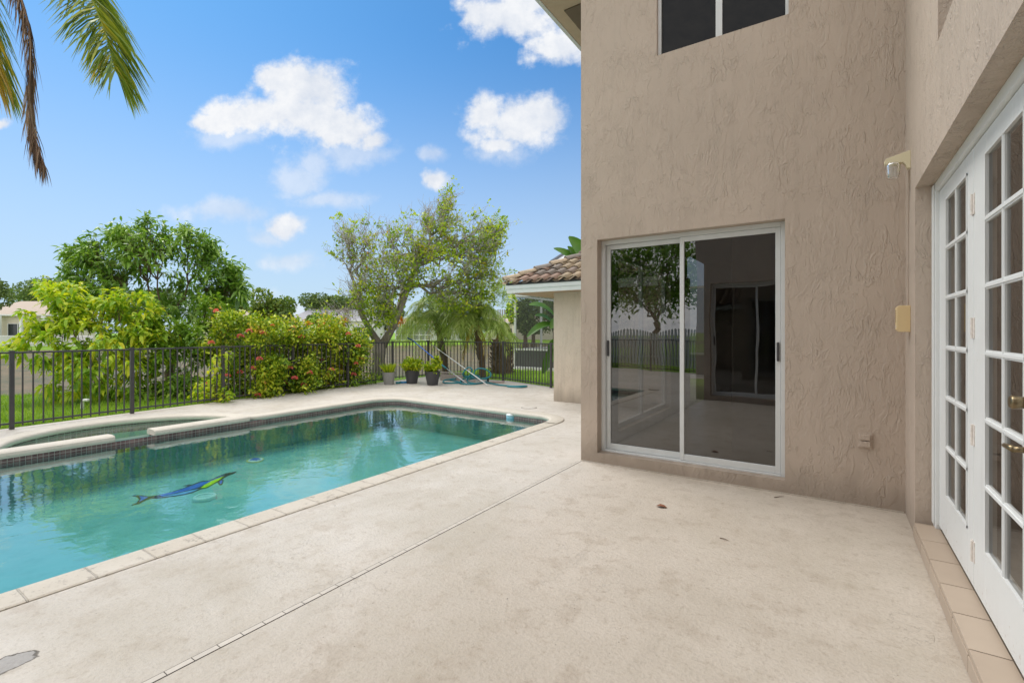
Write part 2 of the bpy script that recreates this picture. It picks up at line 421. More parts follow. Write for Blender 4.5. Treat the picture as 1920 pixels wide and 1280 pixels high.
def water_mat(name, tint, wav=.0016, scale=5.0, fk=1.9):
    m, nt, out = new_mat(name); q = N(nt); p = q.pos()
    h = q.math('ADD', q.noise(p, scale, 3, .5, .4), q.math('MULTIPLY', q.noise(p, scale*4.5, 3), .16))
    bn = q.bump(h, wav*10, 1.0)
    tr = q.n('ShaderNodeBsdfTransparent'); tr.inputs[0].default_value = c4(tint)
    gl = q.n('ShaderNodeBsdfGlossy'); gl.inputs['Roughness'].default_value = 0.0; nt.links.new(bn, gl.inputs['Normal'])
    fr = q.n('ShaderNodeFresnel'); fr.inputs[0].default_value = 1.38; nt.links.new(bn, fr.inputs['Normal'])
    x = q.n('ShaderNodeMixShader'); nt.links.new(q.math('MULTIPLY', fr.outputs[0], fk, clamp=True), x.inputs[0])
    nt.links.new(tr.outputs[0], x.inputs[1]); nt.links.new(gl.outputs[0], x.inputs[2]); nt.links.new(x.outputs[0], out.inputs[0]); return m
M['pool_water'] = water_mat('pool_water', (.74,.955,.94), .00045, 3.6)
M['spa_water'] = water_mat('spa_water', (.80,.96,.92), .001, 7, 1.1)
def lake_mat():
    m, nt, out = new_mat('lake_water'); q = N(nt); p = q.pos()
    rp = q.noise(q.scale(p,(1,2.2,1)), 2.2, 5, .65); h = q.math('ADD', q.noise(p, .9, 3, .6), q.math('MULTIPLY', rp, .8))
    c = q.mix(q.ss(q.noise(q.scale(p,(1,2.5,1)), .35, 6, .7),.3,.7), (.075,.075,.025), (.19,.125,.06))
    bn = q.bump(h, .07, .9); gl = q.n('ShaderNodeBsdfGlossy'); gl.inputs['Roughness'].default_value = .08; nt.links.new(bn, gl.inputs['Normal'])
    fr = q.n('ShaderNodeFresnel'); fr.inputs[0].default_value = 1.33; nt.links.new(bn, fr.inputs['Normal'])
    x = q.n('ShaderNodeMixShader'); nt.links.new(q.math('MULTIPLY', fr.outputs[0], .26), x.inputs[0])
    nt.links.new(q.bsdf(c, .6, 0, bn, .1), x.inputs[1]); nt.links.new(gl.outputs[0], x.inputs[2]); nt.links.new(x.outputs[0], out.inputs[0]); return m
M['lake'] = lake_mat()
def glass_mat(name, tint, ior, k=1.0):
    m, nt, out = new_mat(name); q = N(nt)
    tr = q.n('ShaderNodeBsdfTransparent'); tr.inputs[0].default_value = c4(tint)
    gl = q.n('ShaderNodeBsdfGlossy'); gl.inputs['Roughness'].default_value = 0.0
    p = q.pos(); bn = q.bump(q.noise(p, 1.2, 2), .0025); nt.links.new(bn, gl.inputs['Normal'])
    fr = q.n('ShaderNodeFresnel'); fr.inputs[0].default_value = ior
    x = q.n('ShaderNodeMixShader'); nt.links.new(q.math('MULTIPLY', fr.outputs[0], k), x.inputs[0])
    nt.links.new(tr.outputs[0], x.inputs[1]); nt.links.new(gl.outputs[0], x.inputs[2]); nt.links.new(x.outputs[0], out.inputs[0]); return m
M['tint_glass'] = glass_mat('tinted_glass', (.17,.165,.16), 2.35)
M['dark_glass'] = glass_mat('dark_glass', (.12,.12,.12), 1.35)
M['glass'] = glass_mat('clear_glass', (.62,.61,.59), 1.2, .38)
def screen_mat():
    m, nt, out = new_mat('insect_screen'); q = N(nt)
    tr = q.n('ShaderNodeBsdfTransparent'); df = q.bsdf((.05,.055,.05), .8)
    x = q.n('ShaderNodeMixShader'); x.inputs[0].default_value = .62
    nt.links.new(tr.outputs[0], x.inputs[1]); nt.links.new(df, x.inputs[2]); nt.links.new(x.outputs[0], out.inputs[0]); return m
M['screen'] = screen_mat()
def lawn_mat():
    m, nt, out = new_mat('lawn'); q = N(nt); p = q.pos()
    n = q.noise(p, 1.2, 6, .65); n2 = q.noise(p, 40, 4, .7)
    c = q.mix(n, (.17,.32,.025), (.30,.48,.05)); c = q.mix(q.math('MULTIPLY', n2, .5), c, (.06,.13,.015))
    nt.links.new(q.bsdf(c, .85, 0, q.bump(n2, .05), .2), out.inputs[0]); return m
M['lawn'] = lawn_mat()
def roof_tile_mat():
    m, nt, out = new_mat('barrel_tile'); q = N(nt); g = q.n('ShaderNodeNewGeometry')
    c = q.ramp(g.outputs['Random Per Island'], [(0,(.42,.29,.23)),(.2,(.29,.25,.22)),(.4,(.50,.40,.28)),(.6,(.35,.28,.24)),(.8,(.55,.43,.30)),(1,(.40,.30,.25))], 'CONSTANT')
    n = q.noise(g.outputs['Position'], 9, 6, .7)
    c = q.mix(q.ss(n,.42,.85), c, (.20,.165,.14))
    nt.links.new(q.bsdf(c, .75, 0, q.bump(n, .006), .3), out.inputs[0]); return m
M['roof_tile'] = roof_tile_mat()
def bark_mat(name, a, b, sc=18):
    m, nt, out = new_mat(name); q = N(nt); p = q.pos()
    n = q.noise(q.scale(p,(1,1,.25)), sc, 5, .7)
    nt.links.new(q.bsdf(q.mix(n, a, b), .85, 0, q.bump(n, .02), .2), out.inputs[0]); return m
M['bark'] = bark_mat('grey_bark', (.14,.12,.10), (.50,.45,.40))
M['twig'] = bark_mat('pale_twig', (.34,.31,.28), (.62,.58,.54))
M['bark_brown'] = bark_mat('brown_bark', (.09,.06,.04), (.22,.16,.11))
M['leaf_dark'] = leaf_mat('leaf_dark_green', [(0,(.08,.18,.03)),(.35,(.17,.33,.045)),(.7,(.31,.49,.09)),(1,(.50,.64,.22))], .30, .36, .5)
M['leaf_yellow'] = leaf_mat('leaf_yellow_green', [(0,(.17,.34,.03)),(.3,(.33,.54,.04)),(.6,(.58,.70,.05)),(1,(.88,.80,.05))], .5, .46)
M['leaf_mid'] = leaf_mat('leaf_mid_green', [(0,(.10,.22,.02)),(.5,(.24,.42,.04)),(1,(.48,.62,.08))], .45, .4)
M['leaf_ixora'] = leaf_mat('leaf_hedge', [(0,(.07,.15,.02)),(.3,(.18,.32,.025)),(.6,(.44,.56,.04)),(.85,(.68,.72,.06)),(1,(.66,.38,.10))], .36, .32)
M['leaf_gnarl'] = leaf_mat('leaf_sparse', [(0,(.15,.29,.025)),(.5,(.40,.56,.04)),(.8,(.62,.72,.06)),(.94,(.66,.56,.06)),(1,(.62,.28,.06))], .42, .38)
M['leaf_far'] = leaf_mat('leaf_far', [(0,(.055,.10,.03)),(.5,(.12,.19,.05)),(1,(.26,.34,.10))], .6, .25)
M['leaf_far_y'] = leaf_mat('leaf_far_light', [(0,(.07,.13,.02)),(.5,(.14,.24,.035)),(1,(.34,.38,.06))], .6, .25)
M['leaf_palm'] = leaf_mat('leaf_palm', [(0,(.17,.27,.05)),(.5,(.36,.48,.11)),(1,(.60,.66,.22))], .4, .35)
M['leaf_frond'] = leaf_mat('leaf_frond', [(0,(.08,.15,.02)),(.5,(.21,.30,.03)),(.85,(.44,.46,.06)),(1,(.65,.48,.05))], .35, .3)
M['leaf_dead'] = leaf_mat('leaf_dead', [(0,(.07,.04,.025)),(.5,(.20,.12,.075)),(1,(.42,.30,.20))], .7, .15)
M['leaf_orange'] = leaf_mat('leaf_orange', [(0,(.30,.22,.02)),(.5,(.70,.38,.03)),(1,(.80,.22,.03))], .5, .3)
M['leaf_pot'] = leaf_mat('leaf_pot', [(0,(.14,.27,.015)),(.5,(.38,.52,.02)),(1,(.72,.72,.04))], .45, .4)
M['leaf_banana'] = leaf_mat('leaf_banana', [(0,(.04,.11,.015)),(.6,(.09,.21,.03)),(1,(.20,.33,.06))], .35, .3)
M['flower'] = leaf_mat('red_flower', [(0,(.70,.10,.11)),(.5,(.88,.22,.20)),(1,(.90,.42,.36))], .5, .3)
M['grass'] = leaf_mat('grass', [(0,(.12,.25,.02)),(.5,(.26,.46,.03)),(1,(.50,.62,.07))], .6, .35)

# ------------------------------------------------------------------ ground, lake
def smooth(t): t = np.clip(t, 0, 1); return t*t*(3-2*t)
WZ = -1.0
def bankx(y): return np.interp(y, [-60,0,4,9,14,23,60,200], [-24,-24,-22.5,-19.5,-18.2,-18.0,-20,-30])
A0 = np.array([-90.,15.6]); A1 = np.array([-50.6,84.]); AD = (A1-A0)/np.linalg.norm(A1-A0); AN = np.array([-AD[1], AD[0]])
def terrain(x, y):
    x = np.asarray(x, float); y = np.asarray(y, float)
    near = x-bankx(y)                                    # metres inland of the near bank
    far = (x-A0[0])*AN[0]+(y-A0[1])*AN[1]                 # metres beyond the far bank
    zn = WZ-.6+1.55*smooth((near+2)/9.0); zn = np.where(near > 7, -.05, zn)
    zf = WZ-.6+1.35*smooth((far+3)/11.0)
    z = np.maximum(np.where(near > -3, zn, WZ-.6), np.where(far > -3, zf, WZ-.6))
    inside = (x > -10.35) & (y < 10.6)
    return np.where(inside, -3.0, np.minimum(z, -.05))
xs = np.unique(np.concatenate([np.linspace(-700,-120,14), np.arange(-120,-40,4.), np.arange(-40,-8,.55), np.arange(-8,20,4.), np.linspace(20,500,10)]))
ys = np.unique(np.concatenate([np.linspace(-400,-30,9), np.arange(-30,-4,3.), np.arange(-4,30,.6), np.arange(30,120,4.), np.linspace(120,800,14)]))
X, Y = np.meshgrid(xs, ys, indexing='ij'); Z = terrain(X, Y)
idx = np.arange(X.size).reshape(X.shape)
fc = np.stack([idx[:-1,:-1], idx[1:,:-1], idx[1:,1:], idx[:-1,1:]], -1).reshape(-1,4)
struct('ground', MB().raw(np.stack([X,Y,Z],-1).reshape(-1,3), fc), M['lawn'], smooth=True)
lk = [(-400,-200),(-12.5,-200),(-12.5,300),(-400,300)]
struct('lake', MB().raw([(x,y,WZ) for x,y in lk], [(0,1,2,3)]), M['lake'])

# ------------------------------------------------------------------ pool outline
PX0, PX1, PY0, PY1 = -8.45, -3.95, -1.6, 7.62
SC = np.array([-8.55, 2.9]); SR = 1.47
def arc(c, r, a0, a1, n): return [(c[0]+r*math.cos(t), c[1]+r*math.sin(t)) for t in np.linspace(R(a0), R(a1), n)]
rc = .45
pool_poly = [(PX1, PY0)]+arc((PX1-rc, PY1-.15-rc), rc, 0, 80, 8)+arc((PX0+.6, PY1-.6), .6, 90, 180, 9)+[(PX0, PY0)]
sa = math.degrees(math.asin(math.sqrt(SR**2-.1**2)/SR)) if False else 86.1
spa_arc = [(-8.455,4.72),(-8.475,4.62),(-8.525,4.52),(-8.61,4.43)]+arc(SC, SR, 97, 263, 38)+[(-8.61,1.37),(-8.525,1.28),(-8.475,1.18),(-8.455,1.08)]             # from the upper junction round the left to the lower junction
all_poly = [(PX1, PY0)]+arc((PX1-rc, PY1-.15-rc), rc, 0, 80, 8)+arc((PX0+.6, PY1-.6), .6, 90, 180, 9)+spa_arc+[(PX0, PY0)]
def offset(poly, d, closed=True):
    p = np.array(poly); n = len(p); o = []
    for i in range(n):
        a = p[i-1] if (closed or i > 0) else p[i]; b = p[(i+1) % n] if (closed or i < n-1) else p[i]
        e1 = p[i]-a; e2 = b-p[i]
        if np.linalg.norm(e1) < 1e-6: e1 = e2
        if np.linalg.norm(e2) < 1e-6: e2 = e1
        n1 = np.array([e1[1], -e1[0]])/np.linalg.norm(e1); n2 = np.array([e2[1], -e2[0]])/np.linalg.norm(e2)
        m = n1+n2; m /= np.linalg.norm(m)+1e-9; k = max(.5, np.dot(m, n1))
        o.append(p[i]+m*d/k)
    return [tuple(q) for q in o]
fence_base = [(-10.75,-8.0),(-10.75,-6.2),(-10.72,-4.4),(-10.68,-2.6),(-10.6,-.9)]+[tuple(G(px,py)[:2]) for px,py in
     [(22,804.5),(247.5,775),(418,753.5),(549,736),(652,725.5),(736,713),(803,706.5),(943.5,714),(1033,727)]]
fence_base[9] = (fence_base[9][0], fence_base[9][1])
deck_outer = [(x-.14, y) for x,y in fence_base[:-3]]
deck_outer[-1] = (fence_base[-3][0]-.12, fence_base[-3][1]+.16)
deck_outer += [(fence_base[-2][0]+.02, fence_base[-2][1]+.15), (fence_base[-1][0]+.05, fence_base[-1][1]+.15), (-4.4,10.9), (-4.4,9.3), (-2.3,9.3), (-2.3,5.3), (3,5.3), (3,-8.2), (-10.9,-8.2)]
hole = offset(all_poly, .235)
allp = [Vector((x,y,0)) for x,y in deck_outer]; hp = [Vector((x,y,0)) for x,y in hole]
tris = tessellate_polygon([allp, hp]); pts = deck_outer+hole
dm = MB(); ff = []
for t in tris:
    a,b,c = (np.array(pts[i]) for i in t); cr = (b-a)[0]*(c-a)[1]-(b-a)[1]*(c-a)[0]
    ff.append(tuple(t) if cr > 0 else tuple(t)[::-1])
dm.raw([(x,y,0) for x,y in pts], ff)
for ring in (deck_outer, hole):
    n = len(ring); dm.raw([(x,y,0) for x,y in ring]+[(x,y,-.3) for x,y in ring], [(i,(i+1)%n,(i+1)%n+n,i+n) for i in range(n)])
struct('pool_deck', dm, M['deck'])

pool = thing('swimming_pool', 'in-ground pool with teal floor, brown waterline tiles and pale coping', 'swimming pool', (-6.2,3,-1.3))
def sweep(path, prof, closed=False):
    "prof: list of (offset outward, z)"
    mb = MB(); rings = [offset(path, o, closed) for o, z in prof]; n = len(path); V = []
    for (o,z), rg in zip(prof, rings): V += [(x,y,z) for x,y in rg]
    Fc = []; m = len(prof)
    for k in range(m-1):
        for i in range(n if closed else n-1):
            j = (i+1) % n; Fc.append((k*n+i, k*n+j, (k+1)*n+j, (k+1)*n+i))
    return mb.raw(V, Fc)
bull = [(.03,-.07),(-.005,-.065),(-.025,-.045),(-.03,-.02),(-.022,.002),(-.005,.014),(.02,.018),(.21,.018),(.226,.010),(.229,-.02)]
flat = [(.03,-.07),(-.0,-.065),(-.022,-.045),(-.026,-.02),(-.018,-.002),(.0,.008),(.03,.010),(.215,.010),(.228,.004),(.229,-.03)]
near_path = [(PX1,PY0),(PX1,6.9)]
far_path = all_poly[1:]
def densify(path, st):
    o = []
    for a,b in zip(path[:-1], path[1:]):
        a = np.array(a); b = np.array(b); k = max(1, int(np.linalg.norm(b-a)/st))
        o += [tuple(a+(b-a)*i/k) for i in range(k)]
    return o+[path[-1]]
obj('paver_coping', sweep(near_path, flat), M['coping_brick'], pool, smooth=False)
obj('coping', sweep([(PX1,6.9)]+far_path+[(PX1,PY0)], bull), M['coping'], pool, smooth=True)
# shell
def shell(poly, zf, off=.012):
    op = offset(poly, off); n = len(op); mb = MB()
    mb.raw([(x,y,-.05) for x,y in op]+[(x,y,zf) for x,y in op], [(i,(i+1)%n,(i+1)%n+n,i+n) for i in range(n)])
    tr = tessellate_polygon([[Vector((x,y,0)) for x,y in op]]); mb.raw([(x,y,zf) for x,y in op], [tuple(t) for t in tr]); return mb
PZ = -.62
obj('basin', shell(pool_poly, PZ), M['plaster'], pool)
obj('spa_basin', shell(spa_arc[4:-4]+[(PX0-.2, SC[1]-1.46),(PX0-.2, SC[1]+1.46)], -.34), M['spa_plaster'], pool)
def band(path, off, z0, z1, closed=True):
    op = offset(path, off, closed); n = len(op)
    return MB().raw([(x,y,z0) for x,y in op]+[(x,y,z1) for x,y in op], [(i,(i+1)%n,(i+1)%n+n,i+n) for i in range(n if closed else n-1)])
obj('tile_band', band(pool_poly, .004, -.22, -.055), M['tile'], pool)
obj('spa_tile_band', band(spa_arc[3:-3], .004, -.20, -.055, False), M['tile'], pool)
# spa dam in two raised pieces with the spillway between
dam = MB()
def dam_piece(y0, y1):
    prof = [(0.0,-.055),(.022,-.052),(.03,-.02),(.02,.015),(-.01,.032),(-.12,.038),(-.23,.032),(-.262,.015),(-.27,-.02),(-.262,-.052),(-.24,-.055)]
    V = []; k = len(prof)
    for yy in (y0, y0+.012, y1-.012, y1):
        s = .93 if yy in (y0, y1) else 1
        V += [(PX0+(-.12+(a+.12)*s), yy, (-.02+(z+.02)*s)) for a,z in prof]
    Fc = [(r*k+i, r*k+i+1, (r+1)*k+i+1, (r+1)*k+i) for r in range(3) for i in range(k-1)]
    Fc += [tuple(range(k)), tuple(3*k+i for i in range(k))[::-1]]
    dam.raw(V, Fc)
dam_piece(SC[1]-1.56, 2.57); dam_piece(3.04, SC[1]+1.56)
obj('dam_coping', dam, M['coping'], pool, smooth=False)
dw = MB(); dw.box((PX0-.24, SC[1]-1.46, -.20), (PX0-.003, SC[1]+1.46, -.095)); dw.box((PX0-.24, SC[1]-1.46, -.095), (PX0-.003, 2.56, -.05)); dw.box((PX0-.24, 3.05, -.095), (PX0-.003, SC[1]+1.46, -.05))
obj('dam_wall', dw, M['tile'], pool)
obj('dam_base', MB().box((PX0-.238, SC[1]-1.46, -.63), (PX0-.006, SC[1]+1.46, -.202)), M['plaster'], pool)
struct('pool_water', MB().raw([(x,y,-.112) for x,y in offset(pool_poly,.003)], [tuple(t) for t in tessellate_polygon([[Vector((x,y,0)) for x,y in pool_poly]])]), M['pool_water'])
spw = spa_arc[4:-4]+[(PX0-.24, SC[1]-1.45),(PX0-.24, SC[1]+1.45)]
struct('spa_water', MB().raw([(x,y,-.074) for x,y in spw], [tuple(t) for t in tessellate_polygon([[Vector((x,y,0)) for x,y in spw]])]), M['spa_water'])

# fish mosaic on the floor, drawn as flat tile pieces laid on the plaster
def floor_poly(pts, dz, name, col, parent, rough=.5):
    w = [G(x, y, PZ+dz)[:2] for x, y in pts]
    mb = MB().prism([tuple(p) for p in w], PZ+dz-.004, PZ+dz); return obj(name, mb, col, parent)
def zf(x, y): return (220+x/6.4, 840+y/6.4)
m_blue = simple('mosaic_blue', (.01,.14,.75), .4, var=.3, scale=30); m_navy = simple('mosaic_navy', (.006,.012,.05), .4)
m_sky = simple('mosaic_sky', (.12,.42,.85), .4, var=.2, scale=30); m_lime = simple('mosaic_lime', (.60,.95,.02), .4, var=.2, scale=30)
fp = zf(800,470); fish_c = G(fp[0], fp[1], PZ)
fish = thing('fish_mosaic', 'blue and lime fish mosaic with forked tail on the pool floor', 'mosaic', (fish_c[0], fish_c[1], PZ))
floor_poly([zf(*p) for p in [(170,682),(232,650),(262,610),(232,578),(180,568),(240,562),(300,562),(380,575),(480,562),(640,525),(780,480),(860,450),(790,450),(860,432),(900,432),(1000,395),(1100,385),(1200,340),(1300,298),(1430,276),(1400,300),(1320,330),(1250,372),(1275,380),(1262,425),(1230,440),(1205,415),(1215,395),(1130,440),(1010,485),(900,530),(780,560),(640,578),(500,598),(400,600),(340,620),(260,662)]], .006, 'body', m_navy, fish)
floor_poly([zf(*p) for p in [(260,640),(285,605),(262,570),(370,582),(330,605)]], .011, 'tail_fin', m_blue, fish)
floor_poly([zf(*p) for p in [(500,560),(680,520),(860,460),(1000,405),(1100,392),(1290,312),(1240,345),(1080,420),(980,465),(860,500),(700,535),(540,572)]], .011, 'back', m_blue, fish)
floor_poly([zf(*p) for p in [(540,575),(720,540),(880,505),(985,485),(900,520),(780,552),(640,572)]], .012, 'belly_stripe', m_sky, fish)
floor_poly([zf(*p) for p in [(1000,475),(1040,440),(1140,385),(1280,332),(1230,375),(1120,440),(1060,470)]], .013, 'flank', m_lime, fish)
floor_poly([zf(*p) for p in [(1222,405),(1240,385),(1262,385),(1255,415),(1232,428)]], .013, 'side_fin', m_blue, fish)
f2 = G(477,862,PZ); small = thing('small_mosaic', 'small blue and white oval mosaic near the middle of the pool floor', 'mosaic', (f2[0],f2[1],PZ))
def ell(px, py, rx, ry, tilt=0, n=24): 
    return [(px+rx*math.cos(t)*math.cos(tilt)-ry*math.sin(t)*math.sin(tilt), py+rx*math.cos(t)*math.sin(tilt)+ry*math.sin(t)*math.cos(tilt)) for t in np.linspace(0,2*math.pi,n,endpoint=False)]
floor_poly(ell(478,862,17,4.8,-.12), .006, 'rim', simple('mosaic_yellow',(.55,.60,.25),.5), small)
floor_poly(ell(479,861.5,14,3.6,-.12), .011, 'field', simple('mosaic_white',(.7,.85,.85),.5), small)
floor_poly([(468,862),(474,858.5),(484,857.5),(489,860),(480,862.5)], .014, 'wing', m_blue, small)
dc = G(384,935,PZ); drain = thing('drain_cover', 'round pale turquoise slotted drain cover on the pool floor', 'drain', (dc[0],dc[1],PZ))
m_dr = simple('drain_plastic', (.55,.85,.88), .4)
obj('rim', MB().lathe([(.135,.0),(.135,.03),(.12,.045),(.09,.045),(.088,.03)], (dc[0],dc[1],PZ), 32, False), m_dr, drain, smooth=True)
gr = MB()
for k in range(-5,6):
    hw = math.sqrt(max(.0, .088**2-(k*.016)**2)); gr.box((dc[0]-hw, dc[1]+k*.016-.005, PZ+.02),(dc[0]+hw, dc[1]+k*.016+.005, PZ+.033))
for k in range(-3,4):
    hw = math.sqrt(max(.0, .088**2-(k*.025)**2)); gr.box((dc[0]+k*.025-.004, dc[1]-hw, PZ+.018),(dc[0]+k*.025+.004, dc[1]+hw, PZ+.031))
obj('grating', gr, m_dr, drain)

# floating chlorine dispenser
fl = G(958,783,-.112); fd = thing('chlorine_floater', 'round white and blue chlorine float bobbing by the far pool corner', 'pool float', (fl[0],fl[1],-.112))
obj('float_body', MB().lathe([(.05,-.08),(.085,-.05),(.085,.0),(.09,.02),(.088,.045)], fl, 24), simple('float_blue',(.30,.55,.68),.35), fd, smooth=True)
obj('float_cap', MB().lathe([(.092,.046),(.094,.056),(.085,.072),(.05,.085),(.01,.088)], fl, 24), simple('float_white',(.72,.80,.82),.35), fd, smooth=True)
# skimmer mouth in the end wall
sk = thing('skimmer', 'dark skimmer mouth in the tile line behind the chlorine float', 'skimmer', (-4.62,PY1-.16,-.12))
e = P(975,786,8.2)
obj('throat', MB().box((-4.78,PY1-.10,-.20),(-4.50,PY1-.02,-.075)), M['dark'], sk)
obj('faceplate', MB().box((-4.80,PY1-.03,-.21),(-4.48,PY1-.011,-.20)).box((-4.80,PY1-.03,-.075),(-4.48,PY1-.011,-.066)), M['alu'], sk)

# deck drain: a slotted strip let into the deck, running straight back from the house corner
dr = thing('deck_drain', 'narrow slotted drain strip set in the deck from the house corner', 'drain', (-2.44,2,0))
dmb = MB()
for k in range(0, 60):
    y0 = -1.5+k*.11; dmb.box((-2.4545,y0+.002,.0005),(-2.4215,y0+.108,.0022))
obj('strip', dmb, simple('drain_strip',(.56,.51,.44),.6,var=.2), dr)
obj('channel', MB().box((-2.459,-1.5,.0),(-2.417,5.10,.0012)), simple('drain_slot',(.05,.042,.035),.8), dr)

# ------------------------------------------------------------------ main house
SW = 5.12; RW = .51; TOPZ = 6.0
house = thing('main_house', 'taupe stucco house with patio doors around the near corner of the deck', 'house', (0.5,6,0))
slide_h = (-2.23,-.36,.11,2.55); upper_h = (-1.55,-.33,4.435,5.35)
w = MB(); wall_grid(w, 'y', SW, SW+.24, (-2.433,RW), (-.05,TOPZ), [slide_h, upper_h])
wall_grid(w, 'x', RW, RW+.206, (-.55,SW), (-.05,TOPZ), [(1.45,4.568,.08,2.553),(1.9,3.66,3.17,4.2)])
wall_grid(w, 'y', -.55, -.79, (-2.49,RW), (-.05,TOPZ), [(-2.20,-.36,.11,2.55),(-1.5,-.3,4.2,5.1)])
wall_grid(w, 'x', -2.433, -2.22, (SW+.24,9.2), (-.05,TOPZ), [(5.75,8.1,.25,2.5)])
wall_grid(w, 'x', -2.49, -2.28, (-7.0,-.79), (-.05,TOPZ))
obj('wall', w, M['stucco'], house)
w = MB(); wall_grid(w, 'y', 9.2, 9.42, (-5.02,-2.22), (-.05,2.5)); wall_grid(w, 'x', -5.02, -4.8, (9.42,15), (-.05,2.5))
obj('wing_wall', w, M['stucco_sunlit'], house)
# slim plinth line where deck paint meets the wall
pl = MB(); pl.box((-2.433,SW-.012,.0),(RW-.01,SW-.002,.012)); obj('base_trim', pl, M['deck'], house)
# interior shells
it = MB()
it.quad((-2.2,SW+.25,.10),(6,SW+.25,.10),(6,10.5,.10),(-2.2,10.5,.10)); it.quad((RW+.207,-.5,.10),(6,-.5,.10),(6,SW+.24,.10),(RW+.207,SW+.24,.10))
obj('interior_floor', it, M['int_floor'], house)
it = MB()
it.quad((-2.2,10.5,0),(6,10.5,0),(6,10.5,6),(-2.2,10.5,6)); it.quad((-2.2,SW+.25,2.9),(6,SW+.25,2.9),(6,10.5,2.9),(-2.2,10.5,2.9))
it.quad((6,-.5,0),(6,10.5,0),(6,10.5,6),(6,-.5,6)); it.quad((RW+.207,SW-.02,0),(6,SW-.02,0),(6,SW-.02,6),(RW+.207,SW-.02,6))
it.quad((RW+.3,-.5,4.6),(6,-.5,4.6),(6,SW+.25,4.6),(RW+.3,SW+.25,4.6))
it.quad((-2.25,-4,0),(3,-4,0),(3,-4,6),(-2.25,-4,6)); it.quad((-2.25,-4,2.9),(3,-4,2.9),(3,-.8,2.9),(-2.25,-.8,2.9)); it.quad((-2.25,-4,.1),(3,-4,.1),(3,-.8,.1),(-2.25,-.8,.1))
it.quad((3,-4,0),(3,-.8,0),(3,-.8,6),(3,-4,6)); it.quad((RW,-.8,0),(3,-.8,0),(3,-.8,6),(RW,-.8,6))
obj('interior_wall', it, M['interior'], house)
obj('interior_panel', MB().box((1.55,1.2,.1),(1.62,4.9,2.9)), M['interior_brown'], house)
# eaves
ev = MB(); ev.box((-3.15,4.95,5.80),(6,13,5.86)); ev.box((RW-.1,-.45,5.80),(6,4.95,5.86)); ev.box((-3.15,-7,5.80),(6,-.45,5.86))
obj('soffit', ev, M['soffit'], house)
ev = MB(); ev.box((-3.20,4.90,5.79),(-3.15,13.05,5.98)); ev.box((-3.15,4.90,5.79),(RW-.15,4.95,5.98)); ev.box((-3.20,-7,5.79),(-3.15,-.40,5.98)); ev.box((-3.15,-.45,5.79),(RW-.15,-.40,5.98)); ev.box((RW-.15,-.40,5.79),(RW-.1,4.90,5.98))
obj('fascia', ev, M['alu'], house)
ev = MB(); ev.raw([(-3.25,4.85,5.99),(7,4.85,5.99),(7,13,5.99),(-3.25,13,5.99),(0,8,7.3),(7,8,7.3)], [(0,1,5,4),(3,0,4),(2,3,4,5)]); obj('upper_roof', ev, M['roof_tile'], house); ev = MB(); ev.raw([(-3.25,-.36,5.99),(7,-.36,5.99),(7,-7,5.99),(-3.25,-7,5.99),(0,-3,7.3),(7,-3,7.3)], [(0,1,5,4),(3,0,4),(2,3,4,5)])
obj('upper_roof', ev, M['roof_tile'], house)
vt = MB(); vt.box((-2.98,5.75,5.785),(-2.70,6.5,5.80)); obj('soffit_vent', vt, simple('vent_brown',(.16,.115,.08),.7), house)

def slider(name, x0, x1, z0, z1, yf, s, hpos, split=.485):
    "two-panel sliding door; yf = plane of frame front, s = +1 if it faces -y"
    t = obj(name, MB().box((x0,yf,z0),(x0+.042,yf+s*.11,z1)).box((x1-.042,yf,z0),(x1,yf+s*.11,z1)).box((x0+.042,yf,z1-.045),(x1-.042,yf+s*.11,z1)).box((x0+.042,yf,z0),(x1-.042,yf+s*.11,z0+.03)), M['alu'], house, bevel=.004)
    xm = x0+(x1-x0)*split
    def panel(a, b, y, hx):
        zb, zt = z0+.032, z1-.047
        mb = MB().box((a,y,zb),(a+.045,y+s*.035,zt)).box((b-.045,y,zb),(b,y+s*.035,zt)).box((a+.045,y+s*.001,zb),(b-.045,y+s*.034,zb+.065)).box((a+.045,y+s*.001,zt-.05),(b-.045,y+s*.034,zt))
        obj('panel_frame', mb, M['alu'], t, bevel=.004)
        obj('pane', MB().quad((a+.04,y+s*.018,zb+.06),(b-.04,y+s*.018,zb+.06),(b-.04,y+s*.018,zt-.045),(a+.04,y+s*.018,zt-.045)), M['tint_glass'], t)
        if hx is not None:
            obj('handle', MB().box((hx-.011,y-s*.022,hpos-.09),(hx+.011,y,hpos+.09)), M['black_metal'], t, bevel=.004)
    panel(x0+.044, xm+.022, yf+s*.058, x0+.044+.022)
    panel(xm-.022, x1-.044, yf+s*.014, x1-.044-.022)
    return t
slider('sliding_door', slide_h[0], slide_h[1], slide_h[2], slide_h[3], SW+.115, 1, 1.31)
sl = MB().box((slide_h[0]+.001,SW+.004,slide_h[2]-.02),(slide_h[1]-.001,SW+.114,slide_h[2]+.012)); obj('door_sill', sl, M['stucco'], house)
slider('sliding_door', -2.20, -.36, .11, 2.55, -.55-.115, -1, 1.31)
